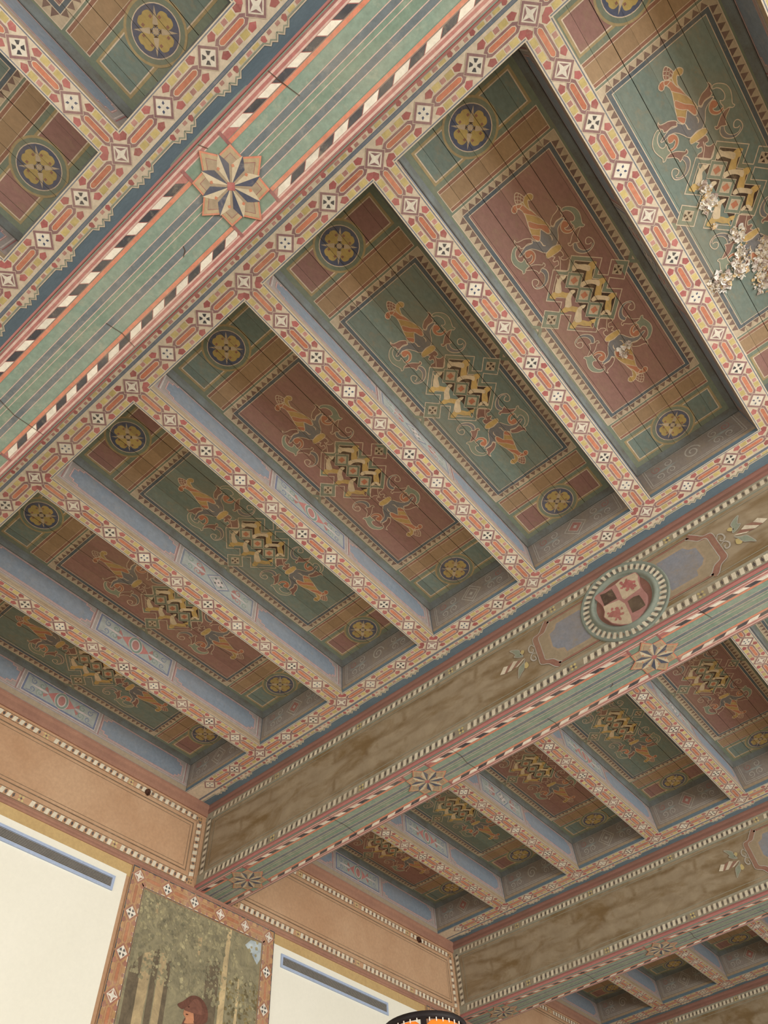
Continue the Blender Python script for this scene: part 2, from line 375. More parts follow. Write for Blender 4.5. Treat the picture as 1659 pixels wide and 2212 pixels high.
# traced outlines of the painted ornament, in cells on the surface that carries it
ORN = {'torch': [(-0.088,-2.159),(-0.066,-2.086),(-0.067,-2.013),(-0.083,-1.939),(-0.111,-1.842),(-0.139,-1.744),(-0.161,-1.653),(-0.182,-1.546),(-0.114,-1.438),(-0.051,-1.501),(-0.0,-1.581),(0.053,-1.535),(0.077,-1.444),(0.124,-1.431),(0.168,-1.544),(0.158,-1.635),(0.132,-1.732),(0.1,-1.834),(0.082,-1.938),(0.062,-2.055),(0.084,-2.128),(0.037,-2.195),(-0.047,-2.216)],'stripe1': [(-0.091,-2.241),(-0.01,-2.184),(0.026,-2.073),(0.06,-1.99),(0.1,-1.834),(0.107,-1.795),(0.039,-1.901),(-0.061,-2.028),(-0.066,-2.086),(-0.088,-2.159),(-0.115,-2.189)],'stripe2': [(-0.081,-1.863),(-0.014,-1.771),(0.033,-1.703),(0.105,-1.633),(0.149,-1.56),(0.126,-1.457),(0.081,-1.448),(0.041,-1.552),(0.019,-1.605),(-0.052,-1.661),(-0.123,-1.764)],'stripe3': [(-0.162,-1.612),(-0.062,-1.504),(-0.114,-1.438),(-0.177,-1.545)],'volute_r': [(-0.01,-2.184),(-0.07,-2.236),(-0.134,-2.265),(-0.192,-2.249),(-0.22,-2.2),(-0.199,-2.149),(-0.153,-2.142),(-0.121,-2.174),(-0.088,-2.159)],'pine': [(0.016,-2.423),(0.058,-2.374),(0.084,-2.299),(0.078,-2.252),(0.029,-2.216),(-0.038,-2.228),(-0.082,-2.266),(-0.067,-2.339),(-0.03,-2.398)],'pl1': [(0.047,-2.384),(-0.011,-2.329),(-0.057,-2.251)],'pl2': [(0.071,-2.337),(0.023,-2.287),(-0.01,-2.223)],'pl3': [(-0.04,-2.381),(0.023,-2.333),(0.06,-2.242)],'pl4': [(-0.066,-2.332),(-0.015,-2.287),(0.022,-2.215)],'volute_y': [(0.062,-2.272),(0.114,-2.266),(0.155,-2.277),(0.208,-2.25),(0.23,-2.192),(0.193,-2.146),(0.145,-2.148),(0.118,-2.178),(0.084,-2.128),(0.062,-2.055),(0.06,-1.99),(0.026,-2.073),(0.025,-2.18)],'calyx': [(0.006,-1.589),(0.038,-1.548),(0.077,-1.444),(0.124,-1.431),(0.18,-1.534),(0.226,-1.48),(0.3,-1.525),(0.419,-1.516),(0.453,-1.479),(0.341,-1.448),(0.261,-1.394),(0.191,-1.262),(0.102,-1.172),(0.0,-1.19),(-0.12,-1.168),(-0.174,-1.215),(-0.216,-1.294),(-0.275,-1.382),(-0.34,-1.432),(-0.435,-1.444),(-0.528,-1.426),(-0.566,-1.459),(-0.432,-1.512),(-0.353,-1.528),(-0.24,-1.492),(-0.214,-1.539),(-0.114,-1.438)],'drop1': [(-0.107,-1.431),(-0.102,-1.372),(-0.102,-1.322),(-0.071,-1.288)],'drop2': [(0.091,-1.405),(0.101,-1.368),(0.094,-1.319),(0.071,-1.29)],'collar': [(-0.148,-1.15),(-0.078,-1.173),(0.073,-1.169),(0.144,-1.128),(0.148,-1.075),(0.09,-1.041),(-0.025,-1.042),(-0.153,-1.061),(-0.174,-1.101)],'neck': [(-0.076,-1.044),(0.08,-1.036),(0.104,-0.958),(0.079,-0.908),(0.035,-0.918),(0.031,-0.864),(0.086,-0.816),(0.156,-0.798),(0.006,-0.61),(-0.178,-0.786),(-0.134,-0.835),(-0.075,-0.827),(-0.044,-0.901),(-0.103,-0.924),(-0.107,-0.97),(-0.05,-0.993)],'neckline': [(0.017,-0.962),(-0.012,-0.858),(-0.104,-0.721)],'leaf1': [(-0.465,-1.758),(-0.458,-1.703),(-0.391,-1.673),(-0.315,-1.655),(-0.232,-1.597),(-0.204,-1.544),(-0.233,-1.5),(-0.318,-1.539),(-0.415,-1.532),(-0.46,-1.558),(-0.455,-1.603),(-0.499,-1.669),(-0.488,-1.722)],'greenc': [(-0.519,-1.652),(-0.587,-1.634),(-0.66,-1.57),(-0.707,-1.497),(-0.724,-1.396),(-0.704,-1.292),(-0.669,-1.188),(-0.688,-1.132),(-0.643,-1.122),(-0.594,-1.166),(-0.514,-1.183),(-0.525,-1.251),(-0.513,-1.298),(-0.517,-1.359),(-0.552,-1.332),(-0.596,-1.342),(-0.622,-1.408),(-0.606,-1.508),(-0.555,-1.577),(-0.491,-1.607)],'curl': [(-0.462,-1.41),(-0.414,-1.454),(-0.339,-1.417),(-0.305,-1.345),(-0.322,-1.259),(-0.394,-1.194),(-0.493,-1.193),(-0.517,-1.237),(-0.436,-1.231),(-0.377,-1.279),(-0.37,-1.33),(-0.409,-1.314),(-0.468,-1.338)],'leaf2': [(-0.59,-1.163),(-0.513,-1.168),(-0.423,-1.132),(-0.346,-1.065),(-0.307,-1.031),(-0.276,-1.054),(-0.266,-1.009),(-0.296,-0.978),(-0.356,-0.986),(-0.405,-0.957),(-0.452,-0.939),(-0.455,-0.993),(-0.5,-1.069),(-0.6,-1.142)],'tail': [(-0.348,-0.979),(-0.307,-0.914),(-0.312,-0.816),(-0.376,-0.725),(-0.477,-0.665),(-0.586,-0.678),(-0.66,-0.736),(-0.665,-0.83),(-0.624,-0.898),(-0.564,-0.89),(-0.534,-0.819),(-0.583,-0.774),(-0.625,-0.78)],'tail2': [(-0.405,-0.957),(-0.385,-0.866),(-0.416,-0.775),(-0.494,-0.71),(-0.579,-0.703),(-0.627,-0.752)]}
ANI = {'c0': [(-0.229,-0.655),(-0.254,-0.588),(-0.321,-0.528),(-0.386,-0.435),(-0.307,-0.365),(-0.253,-0.453),(-0.213,-0.522),(-0.132,-0.525),(-0.082,-0.556),(-0.128,-0.581),(-0.167,-0.616),(-0.225,-0.592)],'t0': [(-0.526,-0.391),(-0.445,-0.427),(-0.388,-0.414),(-0.314,-0.356),(-0.264,-0.282),(-0.208,-0.217),(-0.264,-0.16),(-0.32,-0.209),(-0.373,-0.279),(-0.432,-0.324),(-0.468,-0.31)],'c1': [(-0.237,-0.213),(-0.165,-0.24),(-0.11,-0.207),(-0.115,-0.166),(-0.174,-0.157),(-0.238,-0.107),(-0.303,0.005),(-0.385,-0.053),(-0.317,-0.161)],'t1': [(-0.512,-0.009),(-0.429,-0.03),(-0.36,-0.015),(-0.284,0.06),(-0.221,0.154),(-0.263,0.211),(-0.327,0.154),(-0.381,0.083),(-0.455,0.057)],'c2': [(-0.236,0.156),(-0.168,0.154),(-0.094,0.197),(-0.141,0.225),(-0.194,0.225),(-0.253,0.314),(-0.312,0.403),(-0.397,0.328),(-0.312,0.214)],'t2': [(-0.536,0.396),(-0.461,0.35),(-0.392,0.348),(-0.288,0.424),(-0.221,0.515),(-0.175,0.525),(-0.099,0.568),(-0.154,0.606),(-0.209,0.59),(-0.241,0.689),(-0.246,0.604),(-0.319,0.54),(-0.394,0.441),(-0.478,0.463)],'c3': [(0.105,-0.597),(0.188,-0.639),(0.222,-0.581),(0.315,-0.499),(0.358,-0.418),(0.305,-0.363),(0.241,-0.433),(0.176,-0.52),(0.103,-0.525)],'t3': [(0.349,-0.44),(0.442,-0.446),(0.498,-0.382),(0.449,-0.367),(0.425,-0.316),(0.367,-0.308),(0.258,-0.167),(0.169,-0.231),(0.276,-0.359)],'c4': [(0.088,-0.228),(0.162,-0.222),(0.262,-0.164),(0.355,-0.06),(0.298,0.017),(0.255,-0.066),(0.176,-0.135),(0.064,-0.159)],'t4': [(0.351,-0.056),(0.425,-0.05),(0.474,0.007),(0.412,0.057),(0.361,0.057),(0.251,0.218),(0.161,0.153),(0.276,0.013)],'c5': [(0.074,0.183),(0.154,0.163),(0.241,0.224),(0.339,0.341),(0.299,0.397),(0.234,0.324),(0.154,0.254),(0.089,0.235)],'t5': [(0.339,0.341),(0.42,0.336),(0.477,0.402),(0.414,0.437),(0.355,0.447),(0.251,0.603),(0.168,0.545),(0.259,0.408)],'c6': [(0.063,0.562),(0.122,0.535),(0.187,0.554),(0.219,0.621),(0.201,0.683),(0.17,0.672),(0.157,0.597),(0.081,0.593)]}
ARMS = {'shield': [(-0.561,0.467),(-0.433,0.513),(-0.244,0.51),(-0.025,0.504),(0.215,0.563),(0.376,0.537),(0.518,0.505),(0.543,0.356),(0.488,0.234),(0.471,0.002),(0.507,-0.206),(0.475,-0.339),(0.405,-0.478),(0.251,-0.627),(0.042,-0.752),(-0.059,-0.752),(-0.263,-0.632),(-0.426,-0.467),(-0.483,-0.331),(-0.537,-0.184),(-0.478,-0.062),(-0.465,0.107),(-0.493,0.25)],'q1': [(0.005,0.501),(0.209,0.546),(0.37,0.521),(0.511,0.489),(0.532,0.366),(0.482,0.239),(0.46,0.011),(0.047,-0.046),(0.006,0.006),(0.017,0.365)],'q2': [(-0.453,0.098),(-0.076,0.03),(0.007,-0.153),(0.002,-0.555),(-0.04,-0.758),(-0.258,-0.618),(-0.421,-0.452),(-0.525,-0.193),(-0.466,-0.071)],'d1': [(-0.401,0.446),(-0.279,0.412),(-0.116,0.429),(-0.102,0.253),(-0.101,0.089),(-0.267,0.097),(-0.411,0.086),(-0.409,0.267)],'d2': [(0.082,-0.132),(0.233,-0.111),(0.354,-0.145),(0.374,-0.318),(0.374,-0.483),(0.212,-0.504),(0.065,-0.488),(0.07,-0.3)],'b1': [(0.071,0.468),(0.239,0.501),(0.314,0.376),(0.437,0.297),(0.41,0.112),(0.311,0.09),(0.283,0.173),(0.177,0.135),(0.154,0.235),(0.077,0.276)],'b2': [(-0.435,-0.114),(-0.3,-0.078),(-0.158,-0.107),(-0.074,-0.248),(-0.108,-0.378),(-0.224,-0.368),(-0.211,-0.492),(-0.321,-0.468),(-0.306,-0.346),(-0.444,-0.224)]}
SPRAY = {'g1': [(-2.896,0.441),(-2.783,0.404),(-2.667,0.315),(-2.657,0.219),(-2.605,0.087),(-2.717,0.114),(-2.833,0.201),(-2.787,0.248),(-2.834,0.339)],'g2': [(-2.583,-0.024),(-2.67,-0.1),(-2.785,-0.156),(-2.836,-0.292),(-2.861,-0.423),(-2.764,-0.338),(-2.671,-0.268),(-2.627,-0.128)],'y1': [(-2.661,0.202),(-2.61,0.266),(-2.543,0.23),(-2.588,0.153),(-2.655,0.159)],'y2': [(-2.642,-0.156),(-2.571,-0.108),(-2.535,-0.226),(-2.599,-0.278),(-2.656,-0.241)],'w1': [(-3.291,-0.055),(-3.171,-0.095),(-3.038,0.066),(-3.151,0.102)],'w2': [(-3.094,-0.097),(-2.996,-0.114),(-2.767,0.051),(-2.874,0.103)],'w3': [(-2.873,-0.099),(-2.806,-0.105),(-2.574,0.009),(-2.641,0.014)],'m1': [(-3.171,-0.095),(-3.094,-0.097),(-2.874,0.103),(-3.038,0.066)],'m2': [(-2.996,-0.114),(-2.873,-0.099),(-2.641,0.014),(-2.767,0.051)],'s1': [(-2.282,0.159),(-2.339,0.258),(-2.419,0.214),(-2.431,0.105),(-2.364,0.04),(-2.318,0.086),(-2.356,0.132)],'s2': [(-2.284,-0.034),(-2.373,0.008),(-2.439,-0.082),(-2.406,-0.18),(-2.328,-0.194),(-2.324,-0.121),(-2.359,-0.097)],'band': [(-1.902,0.552),(-2.006,0.423),(-2.19,0.372),(-2.197,0.101),(-2.194,-0.189),(-2.179,-0.368),(-2.014,-0.469),(-1.896,-0.611),(-1.848,-0.715)],'blue': [(-1.868,0.146),(-1.851,-0.022),(-1.897,-0.125),(-1.787,-0.248),(-1.64,-0.395),(-1.615,-0.468),(-1.13,-0.466)]}
PIC = {'ta': [(11.194,-3.041),(11.334,-2.995),(11.315,-3.643),(11.447,-5.145),(11.174,-5.212),(11.151,-4.108)],'tb': [(11.708,-4.058),(11.767,-4.041),(11.839,-5.049),(11.633,-5.099)],'tc': [(8.763,-4.37),(9.04,-4.233),(9.03,-4.721),(9.054,-5.667),(8.851,-5.695),(8.746,-4.803)],'td': [(9.218,-4.23),(9.384,-4.179),(9.453,-4.599),(9.537,-5.616),(9.364,-5.658),(9.24,-4.661)],'te': [(8.819,-3.035),(8.871,-3.017),(8.921,-3.43),(8.841,-3.401)],'tf': [(10.256,-3.55),(10.385,-3.508),(10.391,-3.925),(10.319,-3.947)],'k1': [(9.034,-4.208),(9.199,-4.157),(9.349,-5.662),(9.163,-5.708)],'k2': [(9.427,-4.35),(9.561,-4.31),(9.728,-5.569),(9.569,-5.608)],'k3': [(8.436,-4.771),(8.731,-4.38),(8.89,-5.775),(8.565,-5.855)],'k4': [(10.618,-3.993),(11.067,-3.858),(11.156,-5.217),(10.978,-5.261)],'sky': [(11.837,-3.221),(12.029,-3.04),(12.42,-2.992),(12.423,-3.394),(12.315,-3.572),(12.12,-3.398)],'hat': [(9.937,-5.136),(10.088,-5.023),(10.305,-4.854),(10.557,-4.824),(10.762,-4.92),(10.871,-5.091),(10.836,-5.296),(10.49,-5.381),(10.495,-5.235),(10.397,-5.114),(10.25,-5.103),(10.091,-5.193)],'face': [(10.17,-5.148),(10.304,-5.101),(10.429,-5.179),(10.476,-5.313),(10.559,-5.364),(10.22,-5.447),(10.233,-5.349),(10.146,-5.275)],'cor': [(8.173,-2.761),(9.09,-2.759),(9.959,-2.789),(10.858,-2.793),(11.751,-2.766),(12.662,-2.745),(8.152,-3.626),(8.151,-4.483),(8.144,-5.354),(12.648,-3.633),(12.644,-4.535)]}

# ------------------------------------------------------------------ painted ornament
def ringrect(a, x1, y1, x0, y0, c, l):
    """rectangular ring centred on the origin, outer half sizes x1,y1, inner x0,y0"""
    a.rect(-x1, -y1, x1, -y0, c, l); a.rect(-x1, y0, x1, y1, c, l)
    a.rect(-x1, -y0, -x0, y0, c, l); a.rect(x0, -y0, x1, y0, c, l)
def dia(ca, cb, r): return [(ca - r, cb), (ca, cb - r), (ca + r, cb), (ca, cb + r)]

def star_square(a, s0, t0, kind, pal):
    a.poly(dia(s0, t0, .220), pal['line'], 3); a.poly(dia(s0, t0, .208), pal['band'], 3.4)
    a.poly(dia(s0, t0, .157), pal['line'], 3.8, 0); a.poly(dia(s0, t0, .147), 'white', 4.2)
    if kind == 0:
        a.poly(dia(s0, t0, .128), pal['band'], 4.6)
        pts = []
        for i in range(8):
            r = .137 if i % 2 == 0 else .048
            pts.append((s0 + r * math.cos(i * math.pi / 4), t0 + r * math.sin(i * math.pi / 4)))
        a.poly(pts, 'white', 5)
    else:
        for i in range(4):
            th = math.pi / 4 + i * math.pi / 2; ca, sa = math.cos(th), math.sin(th)
            if kind == 1: q = [(.034, .014), (.090, .038), (.090, -.038), (.034, -.014)]; c = 'black'
            else: q = [(.034, 0), (.058, .021), (.094, 0), (.058, -.021)]; c = 'petal'
            a.poly([(s0 + p * ca - r * sa, t0 + p * sa + r * ca) for p, r in q], c, 4.6)
def mosaic_link(a, s0, L, pal):
    k = L / .926
    S = lambda q, f=1: [(s0 + p * k, r * f) for p, r in q]
    def hexa(p0, p1, h, e):
        return [(p0, e), (p1, h), (.926 - p1, h), (.926 - p0, e), (.926 - p0, -e), (.926 - p1, -h), (p1, -h), (p0, -e)]
    a.poly(S(hexa(.13, .228, .094, .012)), pal['line'], 1.6); a.poly(S(hexa(.14, .236, .083, .012)), pal['band'], 1.9)
    a.poly(S(hexa(.228, .266, .048, .018)), pal['line'], 2.2); a.poly(S(hexa(.240, .274, .037, .012)), pal['core'], 2.5, .12)
    for f in (1, -1):
        for p0, p1, t0, t1, c in ((.286, .410, .105, .196, 'sq'), (.424, .502, .116, .186, 'sq2'), (.516, .640, .105, .196, 'sq')):
            a.poly(S([(p0, t0), (p1, t0), (p1, t1), (p0, t1)], f), pal[c], 1.5, .12)
        for m in (0, 1):
            q = [(.128, .134), (.176, .198), (.262, .198), (.270, .128), (.208, .084)]
            if m: q = [(.926 - p, r) for p, r in q]
            a.poly(S(q, f), pal['pent'], 1.5, .18)
PAL = dict(line='cream', band='mauve', core='orange', sq='yellow', sq2='pink', pent='red')
PALF = dict(line='framered', band='frameo', core='framecore', sq='frameo', sq2='framered', pent='framered')

PALD = dict(line='frameo', band='framered')
def joist_mosaic():
    a = Art()
    a.rect(-HL, -.25, HL, .25, 'cream', .5, 0)
    for f in (1, -1):
        a.rect(-HL, f * .212, HL, f * .230, 'blueline', 1, 0)
    for j in range(-5, 5): mosaic_link(a, j * P, P, PAL)
    for j in range(-4, 5): star_square(a, j * P, 0, (j + 7) % 3, PAL)
    return a.clip(0, -HL, 1).clip(0, HL, -1)
ZIGZAG = [(.0, .43), (.07, .50), (.135, .445), (.18, .475), (.25, .405), (.75, .405), (.82, .475), (.865, .445), (.93, .50), (1.0, .43)]
def rail_mosaic(x1, joists):
    a = Art(); x0 = XW
    a.rect(x0, -.25, x1, .25, 'cream', .5, 0)
    a.rect(x0, .262, x1, .300, 'blueline', 1, 0)
    xs = [x0] + sorted(joists) + [x1]
    for i in range(len(xs) - 1):
        a.rect(xs[i] + (.22 if i else 0), -.230, xs[i + 1] - (.22 if i < len(xs) - 2 else 0), -.212, 'blueline', 1, 0)
    st = Art(); mosaic_link(st, 0, P, PAL); st.clip(0, .25, -1); st.p = [(q, c, l + .3) for q, c, l in st.p]     # where each joist runs in
    for x in joists: a.merge(st.mapped(lambda p: (x + p[1], -p[0])))
    for i in range(-18, int(x1)):
        if i >= -17: star_square(a, i, 0, (i * 2 + 60) % 3, PAL)
        s = max(i, x0)
        if i >= -17: mosaic_link(a, i, 1.0, PAL)
        zz = [(max(i + p, x0), q) for p, q in ZIGZAG]
        a.poly([(max(i, x0), .31), (i + 1, .31)] + zz[::-1], 'cream', 1, 0)
        a.line([(p, q - .012) for p, q in zz if p > x0 or True], .02, 'zig', 3)
        a.line([(p, q + .012) for p, q in zz], .018, 'cream', 3)
        if i < -17: continue
        for p0, p1, c in ((.30, .42, 'yellow'), (.455, .545, 'pink'), (.58, .70, 'yellow'), (.05, .12, 'pink'), (.88, .95, 'pink')):
            a.rect(i + p0, .325, i + p1, .375, c, 2, .12)
        for p in (.21, .79):
            a.poly([(i + p - .045, .34), (i + p, .315), (i + p + .045, .34), (i + p + .03, .41), (i + p - .03, .41)], 'red', 2, .15)
    return a

def coffer_art(field, ends):
    h = Art()                                   # the half towards the first beam; turned half a circle for the other end
    h.rect(-1.03, -4.145, 1.03, -3.45, 'yframe', 1.5); h.rect(-.985, -4.10, .985, -3.49, 'outline', 2, 0)
    h.rect(-.965, -4.08, .965, -3.51, ends, 2.5, 0)
    y0 = -3.80
    h.disc(0, y0, .49, 'yframe', 3, 36); h.disc(0, y0, .45, 'bgreen', 3.5, 36); h.disc(0, y0, .378, 'outline', 4, 32); h.disc(0, y0, .362, 'disc', 4.5, 32)
    for i in range(4):
        th = i * math.pi / 2; ca, sa = math.cos(th), math.sin(th)
        R_ = lambda q: [(p * ca - r * sa, y0 + p * sa + r * ca) for p, r in q]
        h.poly(smooth(R_([(.06, 0), (.10, -.07), (.17, -.125), (.26, -.125), (.30, -.05), (.285, 0), (.30, .05), (.26, .125), (.17, .125), (.10, .07)]), True, 3), 'petaly', 5, .06)
        th = i * math.pi / 2 + math.pi / 4; ca, sa = math.cos(th), math.sin(th)
        h.poly(R_([(.03, .0), (.10, .045), (.34, 0), (.10, -.045)]), 'tricream', 5.5)
        for r in (.07, -.07): h.poly(R_([(.16, r), (.19, r + .03), (.22, r), (.19, r - .03)]), 'ocrered', 5.5)
        h.poly(R_([(.045, .0), (.085, .035), (.085, -.035)]), 'dark', 6)
    h.poly(dia(0, y0, .06), 'tricream', 6.5)
    h.rect(-1.06, -3.36, 1.06, -2.90, 'outline', 1.5, 0); h.rect(-1.045, -3.345, 1.045, -2.915, 'ocrered', 2, 0)
    h.rect(-1.045, -3.29, 1.045, -2.97, 'outline', 2.5, 0); h.rect(-1.045, -3.28, 1.045, -2.98, 'ocre', 3, 0)
    # torch, calyx and scrolls
    O = ORN
    h.shape(O['neck'], 'leafred', 5); h.line(smooth(O['neckline'], False), .012, 'outline', 6)
    h.shape(O['torch'], 'torch', 5)
    for k_ in ('stripe1', 'stripe2', 'stripe3'): h.shape(O[k_], 'coral', 5.6, 'outline', .01)
    h.shape(O['volute_r'], 'coral', 6); h.shape(O['volute_y'], 'torch', 6); h.shape(O['pine'], 'pine', 6.6)
    for k_ in ('pl1', 'pl2', 'pl3', 'pl4'): h.line(smooth(O[k_], False), .010, 'outline', 7.4)
    h.shape(O['calyx'], 'calyx', 7)
    for k_ in ('drop1', 'drop2'): h.line(smooth(O[k_], False), .02, 'outline', 8, False, True)
    h.shape(O['collar'], 'tan', 8)
    sc_ = Art()
    sc_.shape(O['leaf1'], 'leafred', 6); sc_.shape(O['greenc'], 'leafgreen', 6.6); sc_.shape(O['curl'], 'coral', 7.2); sc_.shape(O['leaf2'], 'leafred', 7.2)
    t1, t2 = smooth(O['tail'], False), smooth(O['tail2'], False)
    sc_.poly(smooth(O['tail'][:7], False) + t2[::-1], 'calyx', 5.5)
    sc_.line(t1, .017, 'outline', 7); sc_.line(t2, .013, 'outline', 7)
    h.merge(sc_); h.merge(sc_.mapped(lambda p: (-p[0], p[1])))
    a = Art()
    a.rect(-1.25, -HL, 1.25, HL, 'bgreen', .5, 0)
    a.rect(-1.10, -2.86, 1.10, 2.86, 'outline', 1, 0)
    a.rect(-1.085, -2.845, 1.085, 2.845, 'tricream', 1.5, 0)
    n = 36; q = .155
    for f in (1, -1):
        for i in range(n):
            y = -2.72 + (i + .5) * 5.44 / n
            a.poly([(f * .958, y - .068), (f * .958, y + .068), (f * 1.078, y)], 'tri', 2, .1)
        for i in range(13):
            x = -.95 + (i + .5) * 1.90 / 13
            a.poly([(x - .066, f * 2.735), (x + .066, f * 2.735), (x, f * 2.838)], 'tri', 2, .1)
    a.rect(-.955, -2.735, .955, 2.735, 'outline', 2.5, 0); a.rect(-.942, -2.722, .942, 2.722, 'bline', 3, 0)
    a.rect(-.872, -2.655, .872, 2.655, 'outline', 3.5, 0); a.rect(-.858, -2.641, .858, 2.641, field, 4, 0)
    # the knot with its running animals
    KN = [(0, -.615), (.205, -.815), (.63, -.39), (.41, -.175), (.555, -.03), (.755, -.245), (1.0, 0), (.755, .245), (.555, .03), (.41, .175), (.63, .39), (.205, .815), (0, .615)]
    kn = KN + [(-x, y) for x, y in KN[1:-1][::-1]]
    IN = [(0, -.495), (.205, -.695), (.51, -.39), (.29, -.175), (.462, 0), (.29, .175), (.51, .39), (.205, .695), (0, .495)]
    inn = IN + [(-x, y) for x, y in IN[1:-1][::-1]]
    a.poly(kn, 'bgreen', 5, 0); a.line(kn, .017, 'outline', 6, True)
    a.poly(inn, 'dark', 6, 0); a.line(inn, .014, 'outline', 7, True)
    for f in (1, -1):
        a.poly([(f * .96, .0), (f * 1.2, -.24), (f * 1.2, -.15), (f * 1.04, .01)], 'bgreen', 4.5, 0)
        a.poly([(f * .96, .0), (f * 1.2, .24), (f * 1.2, .15), (f * 1.04, -.01)], 'bgreen', 4.5, 0)
        a.poly(dia(f * .755, 0, .13), 'outline', 6.5, 0); a.poly(dia(f * .755, 0, .118), 'tricream', 7)
        for i in range(4):
            th = math.pi / 4 + i * math.pi / 2; ca, sa = math.cos(th), math.sin(th)
            a.poly([(f * .755 + p * ca - r * sa, p * sa + r * ca) for p, r in ((.02, 0), (.075, .035), (.075, -.035))], 'dark', 7.5)
    for nm, pts in ANI.items():
        mx_ = sum(p[0] for p in pts) / len(pts); my_ = sum(p[1] for p in pts) / len(pts)
        a.shape([(mx_ + (p - mx_) * 1.13, my_ + (q - my_) * 1.13) for p, q in pts], 'hide' if nm[0] == 'c' else 'tan', 7.4 if nm[0] == 't' else 7.8, None)
    for yy in (-.375, .0, .385):
        a.poly(dia(0, yy, .215), 'outline', 8, 0); a.poly(dia(0, yy, .20), 'bgreen', 8.5, 0)
        a.poly(dia(0, yy, .128), 'outline', 9, 0); a.poly(dia(0, yy, .114), 'tricream', 9.5, 0)
        a.rect(-.053, yy - .053, .053, yy + .053, 'coral', 10)
    a.merge(h); a.merge(h.mapped(lambda p: (-p[0], -p[1])))
    return a

def spiral(ca, cb, r, turns, start, d=1, n=22, sq=1.0):
    return [(ca + d * r * (1 - .8 * i / n) * math.cos(start + turns * 2 * math.pi * i / n),
             cb + sq * r * (1 - .8 * i / n) * math.sin(start + turns * 2 * math.pi * i / n)) for i in range(n + 1)]
def joist_side(kind):
    a = Art()
    a.rect(-HL, .02, HL, .16, 'jtan', .5); a.rect(-HL, .16, HL, 1.0, 'jmauve', .5)
    for z, c, wd in ((.205, 'jlight', .014), (.225, 'sdark', .01), (.245, 'jlight', .012), (.885, 'jlight', .012), (.905, 'sdark', .01), (.925, 'jlight', .014)):
        a.rect(-HL, z - wd / 2, HL, z + wd / 2, c, 1, 0)
    for f in (1, -1):
        q = [(-4.12, .40), (-4.02, .40), (-4.02, .33), (-3.9, .33), (-3.9, .275), (-1.55, .275), (-1.55, .33), (-1.42, .33), (-1.42, .40), (-1.30, .40),
             (-1.30, .73), (-1.42, .73), (-1.42, .80), (-1.55, .80), (-1.55, .855), (-3.9, .855), (-3.9, .80), (-4.02, .80), (-4.02, .73), (-4.12, .73)]
        q = [(f * x, y) for x, y in q]
        a.poly(q, 'jblue', 1.5, .04); a.line(q, .03, 'spink', 2, True); a.line(q, .012, 'jlight', 2.5, True)
        for x in (-4.22, -1.22):
            a.rect(f * x - .012, .23, f * x + .012, .9, 'jlight', 2); a.rect(f * (x - .04) - .01, .23, f * (x - .04) + .01, .9, 'sdark', 2)
    a.rect(-1.14, .26, 1.14, .87, 'jlight', 2); a.rect(-1.12, .28, 1.12, .85, 'jdblue' if kind else 'blueline', 2.3); a.rect(-1.07, .325, 1.07, .805, 'jgrey', 2.6)
    for f in (1, -1):
        for g in (1, -1):
            a.line(spiral(f * .62, .565 + g * .115, .11, 1.3, g * 1.0, f), .03, 'jred' if kind == 0 else 'jgreen', 3.2, False, True)
            a.line(spiral(f * .86, .565 + g * .12, .09, 1.2, g * 2.2, -f), .024, 'jgreen' if kind == 0 else 'jdblue', 3.2, False, True)
            a.poly([(f * .40, .565 + g * .02), (f * .56, .565 + g * .07), (f * .50, .565 + g * .17), (f * .44, .565 + g * .10)], 'jred', 3)
            a.poly([(f * 1.05, .565 + g * .22), (f * .95, .565 + g * .22), (f * .86, .565 + g * .17)], 'jdblue', 3)
        a.poly([(f * .36, .565), (f * .60, .60), (f * .98, .565), (f * .60, .53)], 'jlight', 3.4)
    if kind == 0:
        a.poly([(-.36, .565), (0, .27), (.36, .565), (0, .86)], 'blueline', 4); a.poly([(-.30, .565), (0, .32), (.30, .565), (0, .81)], 'jlight', 4.4)
        a.poly([(-.27, .565), (0, .345), (.27, .565), (0, .785)], 'jgrey', 4.8); a.poly([(-.17, .565), (0, .43), (.17, .565), (0, .70)], 'jlight', 5.2)
        for x, y in ((-.09, .49), (.09, .49), (-.09, .64), (.09, .64)): a.poly(dia(x, y, .035), 'black', 5.6)
        a.poly(dia(0, .565, .03), 'black', 5.6)
    else:
        a.poly([(-.42, .565), (0, .28), (.42, .565), (0, .85)], 'spink', 4); a.disc(0, .565, .21, 'jlight', 4.4, 28, .255); a.disc(0, .565, .19, 'jgreen', 4.8, 28, .24)
        a.disc(0, .565, .13, 'jlight', 5.2, 24, .18); a.disc(0, .565, .10, 'jred', 5.6, 24, .145)
    return a
